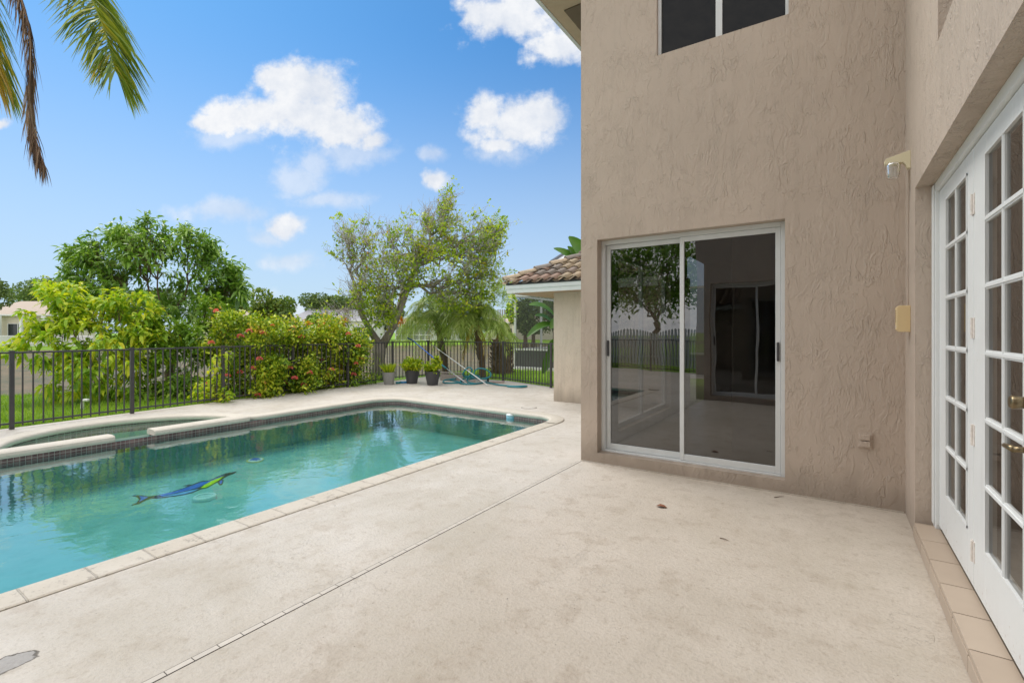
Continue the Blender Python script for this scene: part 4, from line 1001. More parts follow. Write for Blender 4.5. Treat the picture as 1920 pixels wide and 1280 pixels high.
# 4 bare gnarled tree
def tree_gnarl():
    d0 = 15.6; b = gp(706, d0); t = thing('gnarled_tree', 'sparse old tree with grey trunk and bare twigs beyond the fence corner', 'tree', b)
    wd = MB()
    c0 = P(712,650,d0)
    wd.tube([b-np.array([0,0,.1]), P(706,700,d0), P(711,665,d0), c0+np.array([0,0,.1])], [.26,.19,.20,.22], 14)
    for s_ in (-1,1): wd.tube([b+RT3*.10*s_, P(708,690,d0-.05)+RT3*.08*s_, c0], [.15,.12,.10], 8)
    la = [P(712,648,d0), P(690,612,d0-.1), P(676,585,d0-.2), P(668,560,d0)]; ra = [.14,.10,.09,.06]
    lb = [P(716,650,d0), P(735,615,d0+.1), P(752,575,d0), P(768,530,d0+.1), P(785,490,d0)]; rb = [.15,.125,.11,.09,.07]
    lc = [P(738,615,d0), P(745,585,d0+.6), P(752,550,d0+.9)]; rcc = [.09,.07,.05]
    for l, r in ((la,ra),(lb,rb),(lc,rcc)): wd.tube(l, r, 10)
    lobes = [(735,470,15.6,85,55,70,0),(680,440,15.3,45,30,26,0),(800,440,15.6,70,50,60,0),(820,410,15.6,35,38,30,0),(870,440,15.8,60,40,44,0),(905,470,15.6,35,30,30,0),(840,500,15.8,90,45,70,1),(735,520,15.2,55,45,45,1),(700,560,15.2,45,25,22,1),(660,545,15.0,35,22,18,0),(900,530,16,40,35,32,1),(640,590,14.8,35,12,14,0),(715,590,15.0,30,22,18,1),(835,380,15.6,14,22,12,0),(650,440,15.4,20,14,9,0),(643,475,15.2,24,18,10,0),(690,500,15.3,40,30,20,0),(920,445,15.7,22,24,14,1),(870,560,15.9,55,30,36,1)]
    pts = []; 
    for l in lobes: pts.append(cr(*l[:5], l[5], ry=l[3]*.8, shell=.3))
    P_ = np.concatenate(pts)
    left = P_[(P_@RT3) < (P(700,500,15.6)@RT3)]; right = P_[(P_@RT3) >= (P(700,500,15.6)@RT3)]
    for fork, sub, k in ((la[-1], left, 5),(lb[-1], right[(right[:,2] > lb[-1][2]-.3)], 8),(lb[3], right[(right[:,2] <= lb[-1][2]-.3)], 5),(lc[-1], right[::5], 4)):
        if len(sub) < 4: continue
        a, c = kmeans(sub, k)
        for i in range(len(c)):
            s1 = sub[a==i]
            if not len(s1): continue
            m1 = fork+(c[i]-fork)*.6; limb(wd, fork, m1, .055, .032, 6, .09, sides=7)
            a2, c2 = kmeans(s1, 4)
            for j in range(len(c2)):
                s2 = s1[a2==j]
                if not len(s2): continue
                m2 = m1+(c2[j]-m1)*.6; limb(wd, m1, m2, .03, .016, 6, .10, sides=5)
                for q in s2: limb(wd, m2, q, .013, .006, 5, .10, sides=4)
    obj('trunk', wd, M['bark'], t, smooth=True)
    tw = MB()
    for q in P_:
        o = norm(q-c0)
        for _ in range(5):
            dd = norm(o*.8+rand_dirs(1)[0]*.9+np.array([0,0,.25])); limb(tw, q-o*rng.uniform(0,.25), q+dd*rng.uniform(.2,.55), .0065, .003, 4, .12, sides=3)
    outer = P_[np.argsort(-np.linalg.norm(P_-P(775,520,15.6), axis=1))[:70]]; ext = []
    for q in outer:
        o = norm(q-c0); e_ = q+norm(o+rand_dirs(1)[0]*.35+np.array([0,0,.15]))*rng.uniform(.3,.75); limb(tw, q, e_, .008, .003, 6, .10, sides=4); ext += [q+(e_-q)*f for f in (.5,.8,1.) if rng.random() < .5]
    obj('twigs', tw, M['twig'], t)
    lv = MB(); cen = P(770,560,15.6)
    lft = np.clip(((P_@RT3)/(P_@FW3)*F+CX-620)/110, .35, 1); dens = (np.sin(P_[:,0]*2.3)+np.sin(P_[:,2]*2.9+1)+np.sin(P_[:,1]*2.6)) > -.95
    sel = P_[(rng.random(len(P_)) < 1.0*lft) & dens]; rosettes(lv, sel, sel-cen, 15, .13, .036, 1.1, .1, .09, 8, .2)
    ext = np.array(ext); rosettes(lv, ext, ext-cen, 6, .11, .032, 1.1, .1, .05, 8, .2)
    low = np.concatenate([cr(*l[:5], int(l[5]*1.2), ry=l[3]*.8) for l in lobes if l[6]]); rosettes(lv, low, low-cen, 15, .125, .034, 1.1, .1, .13, 8, .2)
    obj('crown', lv, M['leaf_gnarl'], t)
tree_gnarl()
# ------------------------------------------------------------------ palms
def frond(lv, ra, curve, L, W, n=40, droop=.5, ang=55, r0=.018, spread=.15, both=True, hang=0.0, tipk=.35):
    curve = np.array(curve, float)
    t = np.linspace(0,1,len(curve)); tt = np.linspace(0,1,24); C = np.stack([np.interp(tt,t,curve[:,i]) for i in range(3)],1)
    for _ in range(3): C[1:-1] = (C[:-2]+2*C[1:-1]+C[2:])/4
    ra.tube(C, np.linspace(r0, r0*.2, 24), 5, cap=False)
    s = np.linspace(.08,1,n); B = np.stack([np.interp(s,tt,C[:,i]) for i in range(3)],1); T = norm(np.gradient(B, axis=0))
    side = norm(np.cross(T, np.array([0,0,1.])+1e-3)); up = np.cross(side, T)
    ll = L*(np.sin(np.pi*np.clip(s*.74+.12,0,1))**.6)*(1-.0*s)
    for sg in (-1,1):
        D = side*sg*math.sin(R(ang))+T*math.cos(R(ang))+rng.normal(size=B.shape)*spread+np.array([0,0,-hang])
        ribbons(lv, B, norm(D), ll*rng.uniform(.85,1.1,n), W, droop)
def ribbons(mb, B, D, L, W, droop):
    n = len(B); S = norm(np.cross(D, np.array([0,0,1.])+rng.normal(size=D.shape)*.4)); L = np.broadcast_to(L,(n,))[:,None]
    dn = np.array([0,0,-1.]); V = []
    for t, w in ((0,.5),(.35,1),(.7,.75),(1,.05)):
        c = B+D*L*t*(1-.25*droop*t)+dn*L*droop*t*t; V += [c-S*W*w/2, c+S*W*w/2]
    V = np.stack(V,1); base = mb.n; mb.v.append(V.reshape(-1,3)); mb.n += n*8
    f = np.array([(0,1,3,2),(2,3,5,4),(4,5,7,6)]); mb.f.extend((f[None]+(np.arange(n)*8)[:,None,None]+base).reshape(-1,4).tolist())
def date_palm(label, px, py, d, bpx, rad, nfr, group=None, dead=3, name='date_palm'):
    b = gp(bpx, d); c = P(px, py, d); t = thing(name, label, 'palm', b, group)
    tk = MB(); pp = [b-np.array([0,0,.1]), b+(c-b)*.35+RT3*.05, b+(c-b)*.7, c]; tk.tube(pp, [.13,.10,.10,.12], 12)
    for k in range(60):                                     # old leaf bases
        f = rng.uniform(0,1); a = rng.uniform(0,6.28); q = b+(c-b)*f; dd = np.array([math.cos(a),math.sin(a),.9]); tk.tube([q+dd*np.array([.08,.08,0]), q+dd*.14], [.03,.012], 5)
    obj('trunk', tk, M['bark_brown'], t, smooth=False)
    lv, ra, dl = MB(), MB(), MB()
    for k in range(nfr):
        a = k*2.399+rng.uniform(-.2,.2); e = R(rng.uniform(-5,78)*(1-.0*k)); L = rad*rng.uniform(.85,1.12)
        h = np.array([math.cos(a), math.sin(a), 0]); cv = []
        for s in np.linspace(0,1,8):
            x = L*(math.cos(e)*s*(1-.12*s)+.10*s*math.sin(e)*s); z = L*(math.sin(e)*s-(.28+.85*(1-math.sin(e))*.35+.28*math.sin(e))*1.25*s*s*s); cv.append(c+h*x+np.array([0,0,z]))
        frond(lv, ra, cv, rad*.24, .016, 54, .45, 48, .011, .12)
    obj('crown', lv, M['leaf_palm'], t); obj('frond_stems', ra, M['leaf_palm'], t)
    if dead:
        r2 = MB()
        for k in range(dead):
            a = rng.uniform(0,6.28); h = np.array([math.cos(a), math.sin(a), 0]); cv = [c+h*.1*s_*rad*3-np.array([0,0,1])*rad*(s_*s_)*.75 for s_ in np.linspace(0,1,6)]
            frond(dl, r2, cv, rad*.2, .012, 34, .6, 35, .012, .15)
        obj('dying_fronds', dl, M['leaf_frond_y'], t)
M['leaf_frond_y'] = leaf_mat('leaf_frond_yellow', [(0,(.35,.22,.05)),(.5,(.60,.42,.05)),(1,(.70,.55,.12))], .5, .3)
date_palm('pygmy date palm on the left of the pair, crown touching the bare tree', 818, 596, 17.3, 836, 1.62, 50, dead=1)
date_palm('pygmy date palm on the right of the pair with yellow hanging fronds', 893, 604, 16.6, 905, 1.55, 50, dead=5)
date_palm('shaggy old palm clump with dark brown boots behind the right date palm', 938, 622, 18.5, 936, .9, 16, dead=4, name='palm_clump')
def boots(px, d, w, h):
    mb = MB(); b = gp(px, d)
    for k in range(180):
        a = rng.uniform(0,6.28); z = rng.uniform(0,h); r = w*(1-.2*z/h); q = b+np.array([math.cos(a)*r, math.sin(a)*r, z]); dd = np.array([math.cos(a)*.10, math.sin(a)*.10, rng.uniform(-.12,.18)])
        mb.tube([q-dd*.6, q+dd], [.035,.008], 4)
    mb.tube([b, b+np.array([0,0,h])], [w,w*.8], 12); return mb, b
mb, b = boots(940, 18.0, .40, 1.25); bt = thing('palm_stump', 'shaggy brown boot-covered palm base behind the fence', 'palm', b); obj('boots', mb, M['bark_brown'], bt)

# tall palm at upper left: trunk stands out of frame left, fronds hang into view
pb = PD(-330, 8.6, 0); pb[2] = -.1; pc = P(-260,-240,8.2)
qp = thing('feather_palm', 'tall feather palm whose fronds hang into the top left of the sky', 'palm', pb)
tk = MB(); tk.tube([pb, pb+(pc-pb)*.5, pc], [.20,.16,.15], 14); obj('trunk', tk, M['bark'], qp, smooth=True)
def pf_(pts, L, W, n, droop, mat, nm, ang=50, hang=.2, spread=.12, r0=.02):
    lv, ra = MB(), MB(); frond(lv, ra, [P(*p) for p in pts], L, W, n, droop, ang, r0, spread, hang=hang)
    o = obj(nm, lv, M[mat], qp); obj('frond_stem', ra, M[mat], o)
pf_([(-260,-240,8.2),(-120,-330,8.0),(0,-230,7.8),(105,-120,7.6),(155,-40,7.5),(186,30,7.4),(204,85,7.4),(216,132,7.4)], .95, .030, 250, .38, 'leaf_frond', 'frond', 52, .10, .12)
pf_([(-260,-240,8.2),(-170,-300,8.4),(0,-220,8.4),(120,-100,8.3),(180,-20,8.2),(214,45,8.2)], .85, .024, 200, .45, 'leaf_frond', 'frond', 56, .25, .16)
pf_([(-260,-240,8.2),(-160,-260,7.6),(-75,-130,7.3),(-30,0,7.2),(-10,90,7.2),(2,150,7.2)], .78, .022, 150, .5, 'leaf_frond', 'frond', 45, .4, .14)
pf_([(-260,-240,8.2),(-150,-200,7.2),(-75,-60,7.0),(-38,50,6.9),(-18,130,6.9)], .80, .022, 120, .6, 'leaf_frond_y', 'frond', 40, .4, .16)
pf_([(-260,-240,8.2),(-100,-230,7.5),(0,-100,7.3),(38,-10,7.2),(60,60,7.2),(57,140,7.2),(55,215,7.2),(66,260,7.2),(82,306,7.2)], .40, .014, 260, .8, 'leaf_dead', 'dead_frond', 28, 1.4, .26, .02)
for k in range(9):
    a = R(100+k*28); h = RT3*math.cos(a)+FW3*math.sin(a); e = R(15+8*(k % 4)); cv = [pc+h*3.6*s*(1-.15*s)+np.array([0,0,1])*(3.4*math.sin(e)*s-3.0*s*s*s) for s in np.linspace(0,1,8)]
    if (cv[-1]@RT3)/(cv[-1]@FW3) > -1.15: continue
    lv, ra = MB(), MB(); frond(lv, ra, cv, .6, .03, 60, .5, 50, .02, .1, hang=.3); o = obj('frond', lv, M['leaf_frond'], qp); obj('frond_stem', ra, M['leaf_frond'], o)

# broad banana-like leaves
def banana(mb, base, tip, w, sag=.15, seg=10, roll=0.0):
    base = np.array(base); tip = np.array(tip); L = np.linalg.norm(tip-base); t = np.linspace(0,1,seg+1)
    mid = base+(tip-base)*t[:,None]; mid[:,2] += sag*L*np.sin(np.pi*t)
    T = norm(np.gradient(mid, axis=0)); S = norm(np.cross(T, np.array([0,0,1.])*math.cos(roll)+FW3*-math.sin(roll)+1e-3)); Nn = np.cross(S, T)
    ww = w*np.sin(np.pi*np.clip(t*.93+.05,0,1))**.7
    V = np.concatenate([mid-S*ww[:,None]+Nn*ww[:,None]*.35, mid, mid+S*ww[:,None]+Nn*ww[:,None]*.35]); n = seg+1
    mb.raw(V, [(i,i+1,n+i+1,n+i) for i in range(seg)]+[(n+i,n+i+1,2*n+i+1,2*n+i) for i in range(seg)])
def bop(name, label, bpx, bd, lst):
    b = gp(bpx, bd); t = thing(name, label, 'plant', b); st = MB()
    for (p0, p1, w, sag, roll) in lst:
        lm = MB(); a = P(*p0); c = P(*p1); banana(lm, a, c, w, sag, roll=roll); obj('leaf', lm, M['leaf_banana'], t, smooth=True)
        m = (b+a)/2+RT3*rng.uniform(-.1,.1); st.tube([b+RT3*rng.uniform(-.1,.1), m, a], [.035,.025,.015], 6)
    obj('stems', st, M['leaf_banana'], t, smooth=True)
bop('banana_plant', 'low broad-leaved banana plant between the fence and the beige wall', 1052, 14.2,
  [((1040,592,14.2),(992,572,13.8),.16,.12,.6),((1040,610,14.2),(1003,592,13.9),.15,.12,.5),((1045,612,14.2),(988,632,13.7),.13,.16,.7),((1040,650,14.2),(1018,700,13.9),.15,.05,1.3),((1050,600,14.2),(1032,616,13.9),.14,.1,1.2),((1052,640,14.2),(1028,655,14),.14,.1,1.2),((1050,600,14.4),(1080,560,14.4),.16,.1,.4)])
bop('tall_banana_plant', 'tall banana plant whose leaf tips rise above the tile roof', 1115, 15.5,
  [((1110,500,15.5),(1066,444,15.2),.24,.05,1.2),((1095,505,15.5),(1038,466,15.2),.17,.08,.9),((1090,500,15.5),(1064,462,15.4),.15,.08,.9),((1120,500,15.5),(1150,430,15.4),.22,.05,1.0),((1115,510,15.5),(1100,440,15.6),.2,.05,1.2)])

# mid-distance plants right of the palms and behind the hedge
shrub('croton_bush', 'orange and green croton bush between hedge and bare tree', [(640,618,15.0,30,14,16),(610,600,15,30,14,14),(675,628,15.1,24,18,12),(655,650,15.1,40,22,14)], 650, 15.2, 'leaf_mid', .16, .035, 10, .015, .4, 4, fork_up=.1)
shrub('orange_croton', 'orange-leaved croton spray poking above the hedge', [(628,603,14.7,26,7,12),(592,606,14.4,18,6,6),(745,598,16.4,12,10,7),(612,640,14.6,16,8,5)], 640, 14.9, 'leaf_orange', .15, .035, 8, .008, .3, 3, fork_up=.1)
shrub('lime_shrub', 'lime green shrub to the right of the date palms', [(955,585,19.0,12,22,12),(952,640,19.0,18,28,16),(960,560,19.3,8,14,6)], 953, 19.2, 'leaf_yellow', .16, .04, 10, .015, .3, 4, fork_up=.1)
b = gp(940, 24.0); ap = thing('areca_palm', 'slender palm behind the palms left of the tile roof', 'palm', b); lv, ra = MB(), MB()
for k in range(22):
    a = k*2.4; e = R(rng.uniform(25,80)); h = RT3*math.cos(a)+FW3*math.sin(a); c = P(940,560+rng.uniform(-5,25),24.0); cv = [c+h*1.8*math.cos(e)*s+np.array([0,0,1])*(2.0*math.sin(e)*s-1.0*s*s*s) for s in np.linspace(0,1,6)]
    frond(lv, ra, cv, .40, .03, 26, .3, 48, .015, .1)
obj('crown', lv, M['leaf_palm'], ap); tk = MB()
for k in range(4): tk.tube([b+RT3*(k-1.5)*.15, P(934+k*4,580,24.0)], [.05,.035], 6)
obj('trunk', tk, M['twig'], ap)

# ------------------------------------------------------------------ far side of the lake
def far_tree(label, px, py, d, rx, rz, mat='leaf_far', n=2600, group='trees beyond the lake', leaf=.42):
    b = gp(px, d); t = thing('distant_tree', label, 'tree', b, group); s = d/F
    k = 9; lv = MB(); wd = MB(); cc = P(px,py,d)
    lim = max(.6, (cc[2]-b[2])-rz*s*.9)
    wd.tube([b, b+np.array([0,0,lim]), cc], [.35,.25,.12], 7, cap=False)
    for i in range(k):
        q = P(px+rng.uniform(-.68,.68)*rx, py+rng.uniform(-.55,.5)*rz, d+rng.uniform(-.5,.5)*rx*s)
        limb(wd, b+np.array([0,0,lim]), q, .15, .05, 4, .05, sides=5)
        rr = np.array([rx*s*rng.uniform(.32,.5), rx*s*rng.uniform(.32,.5), rz*s*rng.uniform(.35,.55)]); pts = ell_pts(q, rr, n//k, .65)
        leaves(lv, pts, rand_dirs(len(pts))+norm(pts-q)*.6, rand_dirs(len(pts)), leaf*rng.uniform(.6,1.3,len(pts)), leaf*.32, .2, .2, 4)
    obj('trunk', wd, M['bark_brown'], t); obj('crown', lv, M[mat], t)
FT = [('dark tree at the left edge hanging over the tan-roofed house',-22,552,62,40,34,'leaf_far'),('low tree behind the left tan-roofed house',60,545,95,55,26,'leaf_far'),('wide tree behind the left house beside the glossy tree',118,540,100,48,24,'leaf_far'),
 ('pale shrubby tree right of the left house roof',70,585,80,30,16,'leaf_far_y'),('tree showing right of the glossy tree above the hedge',445,578,60,26,18,'leaf_far_y'),('tall rounded yellow-green tree over the distant rooftops',515,575,70,42,34,'leaf_far_y'),
 ('dark rounded tree behind the grey roof',590,572,95,38,24,'leaf_far'),('dark tree right of the grey roof behind bare twigs',650,570,95,45,26,'leaf_far'),('small round tree in front of the grey roofed house',535,603,58,26,20,'leaf_far'),
 ('low tree in front of the grey house right wall',598,598,66,22,9,'leaf_far'),('broad tree behind the date palms',840,575,105,60,32,'leaf_far'),('tree behind the bare tree trunk',720,580,105,50,28,'leaf_far'),
 ('tree line behind the screened enclosure',985,590,60,40,45,'leaf_far'),('dark tree behind the screened enclosure at right',1040,585,64,45,50,'leaf_far'),('distant tree between the glossy tree and the pale tan roof',400,570,110,60,24,'leaf_far'),('distant tree directly behind the top of the yellow shrub',190,560,105,60,26,'leaf_far'),('distant tree seen through gaps under the glossy green tree',290,565,108,60,26,'leaf_far')]
for (lab,px,py,d,rx,rz,mt) in FT: far_tree(lab,px,py,d,rx,rz,mt, 3400 if d < 90 else 2600, leaf=.36 if d < 70 else .5)
for i, (px, py, d, rx, rz, lab) in enumerate([(110,612,74,22,12,'low round bush on the far bank right of the left house'),(480,612,80,26,12,'dark low bush on the far bank left of the small round tree'),(720,610,96,24,12,'low bush on the far bank left of the small screen cage'),(826,612,94,18,12,'low bush right of the small screen cage'),(918,610,98,26,14,'low bush on the far bank right of the orange-roofed house'),(1000,612,70,30,16,'rounded bush seen through the screened enclosure'),(690,598,90,20,20,'slim tree beside the grey-roofed house')]):
    far_tree(lab, px, py, d, rx, rz, 'leaf_far_y' if i % 3 == 0 else 'leaf_far', 1100, 'bushes on the far bank', .34)
# trees mirrored in the door glass, behind the white picket fence
for i,(x,y,hh,rr) in enumerate([(-7.5,-14,6.5,2.6),(-12,-15,6,2.8),(-3.2,-20,5,2.6)]):
    b = np.array([x,y,-.05]); t = thing('shade_tree', ['leafy tree mirrored in the left door pane above the white fence','tree mirrored at the far left of the door glass','small tree mirrored beside the middle door stile','large tree beyond the deck mirrored in the pool','tree behind the rear wing of the house'][i], 'tree', b)
    wd, lv = MB(), MB(); pts = ell_pts((x,y,hh*.72), (rr,rr,hh*.36), 260, .45); grow(wd, b, b+np.array([0,0,hh*.32]), pts, .18, 6, 5, .06, .012); obj('trunk', wd, M['bark_brown'], t)
    rosettes(lv, pts, pts-np.array([x,y,hh*.6]), 20, .30, .07, 1.1, .2, .22, 4); obj('crown', lv, M['leaf_dark'], t)

m_tan = simple('far_tan_tile', (.50,.38,.30), .8, var=.15, scale=1.5); m_grey = simple('far_grey_tile', (.32,.32,.34), .8, var=.15, scale=1.5); m_org = simple('far_orange_tile', (.52,.34,.22), .8, var=.15)
m_cream = simple('far_cream_wall', (.62,.56,.46), .8); m_whitew = simple('far_white_wall', (.70,.70,.68), .8)
m_dkw = simple('far_window', (.03,.035,.04), .15)
def roof_bands(name, col):
    m, nt, out = new_mat(name); q = N(nt); sx = q.n('ShaderNodeSeparateXYZ'); p = q.obj(); q.put(sx.inputs[0], p)
    w = q.math('SINE', q.math('MULTIPLY', sx.outputs[2], 38)); w2 = q.math('SINE', q.math('MULTIPLY', q.math('ADD', sx.outputs[0], sx.outputs[1]), 22))
    c = q.mix(q.ss(q.math('ADD', w, q.math('MULTIPLY', w2, .5)), -.2, .8), tuple(x*.72 for x in col), col); c = q.mix(q.math('MULTIPLY', q.noise(p, 1.2, 4), .4), c, tuple(x*.8 for x in col))
    nt.links.new(q.bsdf(c, .8), out.inputs[0]); return m
def far_house(name, label, px0, px1, d, eave_py, ridge_py, base_z, rf, wl, opens, rpx=None, cat='house', deep=9):
    s = d/F; a = PD(px0,d,base_z); b = PD(px1,d,base_z); w = np.linalg.norm(b-a); ez = H+(HZ-eave_py)*s; rz = H+(HZ-ridge_py)*s
    t = thing(name, label, cat, (a+b)/2, 'houses across the lake')
    def L(u, v, z): return a+RT3*u+FW3*v+np.array([0,0,z-base_z])
    mb = MB(); V = [L(u,v,z) for z in (base_z,ez) for u,v in ((0.5,.6),(w-.5,.6),(w-.5,deep-.6),(.5,deep-.6))]
    mb.raw(V, [(0,1,5,4),(1,2,6,5),(2,3,7,6),(3,0,4,7)]); obj('wall', mb, wl, t)
    r0, r1 = ((rpx[0]-px0)*s, (rpx[1]-px0)*s) if rpx else (deep/2, w-deep/2)
    V = [L(0,0,ez),L(w,0,ez),L(w,deep,ez),L(0,deep,ez),L(r0,deep/2,rz),L(r1,deep/2,rz)]
    V2 = [v-np.array([0,0,.22]) for v in V[:4]]
    mb = MB().raw(V, [(0,1,5,4),(1,2,5),(2,3,4,5),(3,0,4)]); obj('roof', mb, rf, t)
    mb = MB().raw(V[:4]+V2, [(0,4,5,1),(1,5,6,2),(2,6,7,3),(3,7,4,0),(7,6,5,4)]); obj('fascia', mb, M['white'], t)
    for (o0,o1,z0,z1) in opens:
        u0, u1 = (o0-px0)*s, (o1-px0)*s; mb = MB(); mb.raw([L(u0,.52,z0),L(u1,.52,z0),L(u1,.52,z1),L(u0,.52,z1),L(u0,.62,z0),L(u1,.62,z0),L(u1,.62,z1),L(u0,.62,z1)], [(0,1,2,3),(0,4,5,1),(1,5,6,2),(2,6,7,3),(3,7,4,0)])
        f = obj('window', mb, m_dkw, t); fr = MB(); k = max(1,int((u1-u0)/1.1))
        for i in range(k+1): fr.beam(L(u0+(u1-u0)*i/k,.48,z0), L(u0+(u1-u0)*i/k,.48,z1), .07, .06, FW3)
        fr.beam(L(u0,.48,z1), L(u1,.48,z1), .07,.07); obj('frame', fr, M['white'], f)
    return t, L
m_r1 = roof_bands('tan_roof', (.50,.41,.33)); m_r2 = roof_bands('grey_roof', (.36,.36,.39)); m_r3 = roof_bands('orange_roof', (.58,.36,.23))
t, L = far_house('lake_house', 'tan tiled house with white fence at the far left across the lake', -80, 92, 70, 589, 561, -.3, m_r1, m_cream, [(-60,-10,0,2.6),(8,46,0,2.7),(52,84,0.3,2.6)], (-20,58))
cb = MB()
for u in (5.9,6.4,9.6,12.8): cb.beam(L(u,-.3,-.3), L(u,-.3,4.0), .35,.35, FW3)
obj('column', cb, M['white'], t)
far_house('lake_house', 'pale tan roof peeking between the glossy tree and the hedge', 352, 470, 85, 603, 580, -.3, m_r1, m_cream, [(400,420,.5,2.5)], (385,440))
far_house('lake_house', 'house with a grey roof beyond the hedge', 536, 705, 88, 600, 578, -.3, m_r2, m_whitew, [(556,572,0,2.4),(590,625,0,2.4),(660,690,0,2.4)], (560,680))
t, L = far_house('lake_house', 'orange-roofed house behind the date palms', 735, 900, 100, 606, 592, -.3, m_r3, m_whitew, [(830,845,0,2.3),(860,885,0,2.3)], (760,880))
far_house('lake_house', 'low pale house right of the date palms', 905, 1060, 108, 604, 590, -.3, m_r1, m_cream, [(930,960,0,2.3)], (930,1040))
# screen cage of the orange-roofed house
cg = thing('screen_cage', 'small white framed screen cage in front of the orange-roofed house', 'screen enclosure', PD(775,96,-.3)); mb = MB(); s = 96/F
for px in range(742,812,11): mb.beam(PD(px,96,-.3), PD(px,96,1.5+12*s), .14,.14, FW3); mb.beam(PD(px,96,1.5+12*s), PD(px+2,99.4,1.5+20*s), .12,.12)
for z in (-.1,.9,1.5+12*s): mb.beam(PD(742,96,z), PD(808,96,z), .12,.12)
obj('cage_frame', mb, M['white'], cg); mb = MB(); mb.quad(PD(742,96.05,-.3),PD(808,96.05,-.3),PD(808,96.05,1.5+12*s),PD(742,96.05,1.5+12*s)); obj('screen', mb, M['screen'], cg)
# white fence at the left far bank
wf = thing('bank_fence', 'long white railing fence in front of the far left house', 'fence', PD(20,66,-.4)); mb = MB(); s = 66/F
for px in np.arange(-60,175,1.9): mb.beam(PD(px,66,-.45), PD(px,66,1.0), .06,.05, FW3)
for z in (-.1,.92): mb.beam(PD(-60,66,z), PD(175,66,z), .07,.12)
obj('railing', mb, M['white'], wf)

# neighbour's screened enclosure right behind the fence
E0 = PD(966,20.5,-.05); en = thing('screened_enclosure', 'tall screened pool enclosure with white posts beyond the fence by the wing', 'screen enclosure', E0)
fx, fy = E0[0], E0[1]; fr = MB(); TZ = 3.02
for k in range(5): fr.box((fx+k*2.0-.04,fy-.04,-.05),(fx+k*2.0+.04,fy+.04,TZ))
for k in range(1,5): fr.box((fx-.04,fy+k*2.2-.04,-.05),(fx+.04,fy+k*2.2+.04,TZ))
for z in (.76,TZ,.0): fr.box((fx+.04,fy-.035,z-.035),(fx+8,fy+.035,z+.035)); fr.box((fx-.035,fy+.04,z-.035),(fx+.035,fy+8.8,z+.035))
for k in range(5): fr.beam((fx+k*2.0,fy,TZ),(fx+k*2.0,fy+2.4,TZ+1.5),.08,.08)
fr.beam((fx,fy+2.4,TZ+1.5),(fx+8,fy+2.4,TZ+1.5),.08,.08)
obj('cage_frame', fr, M['alu'], en)
sc = MB(); sc.quad((fx,fy,.76),(fx+8,fy,.76),(fx+8,fy,TZ),(fx,fy,TZ)); obj('screen', sc, M['screen'], en)
kp = MB(); kp.box((fx+.04,fy-.012,.04),(fx+7.96,fy+.012,.72)); obj('kick_panel', kp, simple('kick_panel_grey',(.085,.09,.085),.5), en)
sl = MB(); sl.box((fx-.3,fy-.5,-.12),(fx+9,fy+9,-.04)); obj('slab', sl, M['concrete'], en)
nr = thing('neighbour_house', 'pale neighbouring house gable just above the tile roof', 'house', PD(1110,26,-.05)); mb = MB(); A_ = PD(1030,26,5.2); 
q0 = P(1034,492,26); q1 = P(1084,450,26.5); q2 = P(1190,450,27); q3 = P(1190,600,26)
mb.raw([q0, P(1190,492,26), q2+FW3*3, q1+FW3*3], [(0,1,2,3)]); obj('roof', mb, simple('neighbour_roof',(.62,.64,.66),.6), nr)
mb = MB().beam(q0, q1+FW3*3, .12, .22); obj('fascia', mb, M['black_metal'], nr)
mb = MB().box(PD(1045,27,-.05), PD(1180,33,q0[2]-.1)); obj('wall', mb, m_cream, nr)

# ------------------------------------------------------------------ pots, hoses, poles
def pot(name, label, px, py, rt, rb, h, col, group):
    b = G(px, py); t = thing(name, label, 'potted plant', b, group); pr = [(rb*.95,0),(rb,.012),(rb+(rt-rb)*.5,h*.5),(rt,h-.012),(rt*1.02,h),(rt*.95,h),(rt*.90,h-.05),(.01,h-.05)]
    obj('pot', MB().lathe(pr, b, 32, True), col, t, smooth=False)
    obj('soil', MB().lathe([(rt*.90,h-.045),(rt*.4,h-.035),(.005,h-.03)], b, 20, False), simple('soil',(.05,.035,.025),.9), t); return t, b
m_pg = simple('pot_grey', (.27,.27,.26), .6, var=.12, scale=14); m_pd = simple('pot_charcoal', (.055,.055,.06), .5, var=.15)
t, b = pot('potted_grass', 'light gray pot of grassy lime blades, left of the two charcoal pots', 729, 720.5, .185, .135, .355, m_pg, None)
lv = MB(); n = 260; a = rng.uniform(0,6.28,n); r = .13*np.sqrt(rng.random(n)); Bp = b+np.stack([r*np.cos(a), r*np.sin(a), np.full(n,.32)],1)
D = norm(np.stack([np.cos(a)*.28, np.sin(a)*.28, np.ones(n)],1)+rng.normal(size=(n,3))*.14); ribbons(lv, Bp, D, rng.uniform(.2,.44,n), .017, .18); obj('foliage', lv, M['leaf_pot'], t)
for px, py, lab, sp in ((772.5,718.5,'charcoal pot of dense lime foliage in the middle of three',1.0),(811,721.5,'charcoal pot of uneven yellow-green foliage beside the hose coil',0.85)):
    t, b = pot('potted_shrub', lab, px, py, .215, .15, .39, m_pd, 'charcoal pots with lime shrubs')
    lv, st = MB(), MB(); pts = ell_pts(b+np.array([0,0,.56]), (.30*sp,.30*sp,.19), 110, .3); pts = pts[pts[:,2] > b[2]+.37]
    if sp < 1: pts = np.concatenate([pts[pts[:,2] < b[2]+.60], ell_pts(b+RT3*.10+np.array([0,0,.72]), (.12,.12,.08), 16, .3)])
    for q in pts[::4]: limb(st, b+np.array([0,0,.34]), q, .006, .003, 4, .05, sides=4)
    rosettes(lv, pts, pts-(b+np.array([0,0,.4])), 11, .10, .022, 1.0, .3, .03, 8); obj('stems', st, M['leaf_mid'], t); obj('foliage', lv, M['leaf_pot'], t)

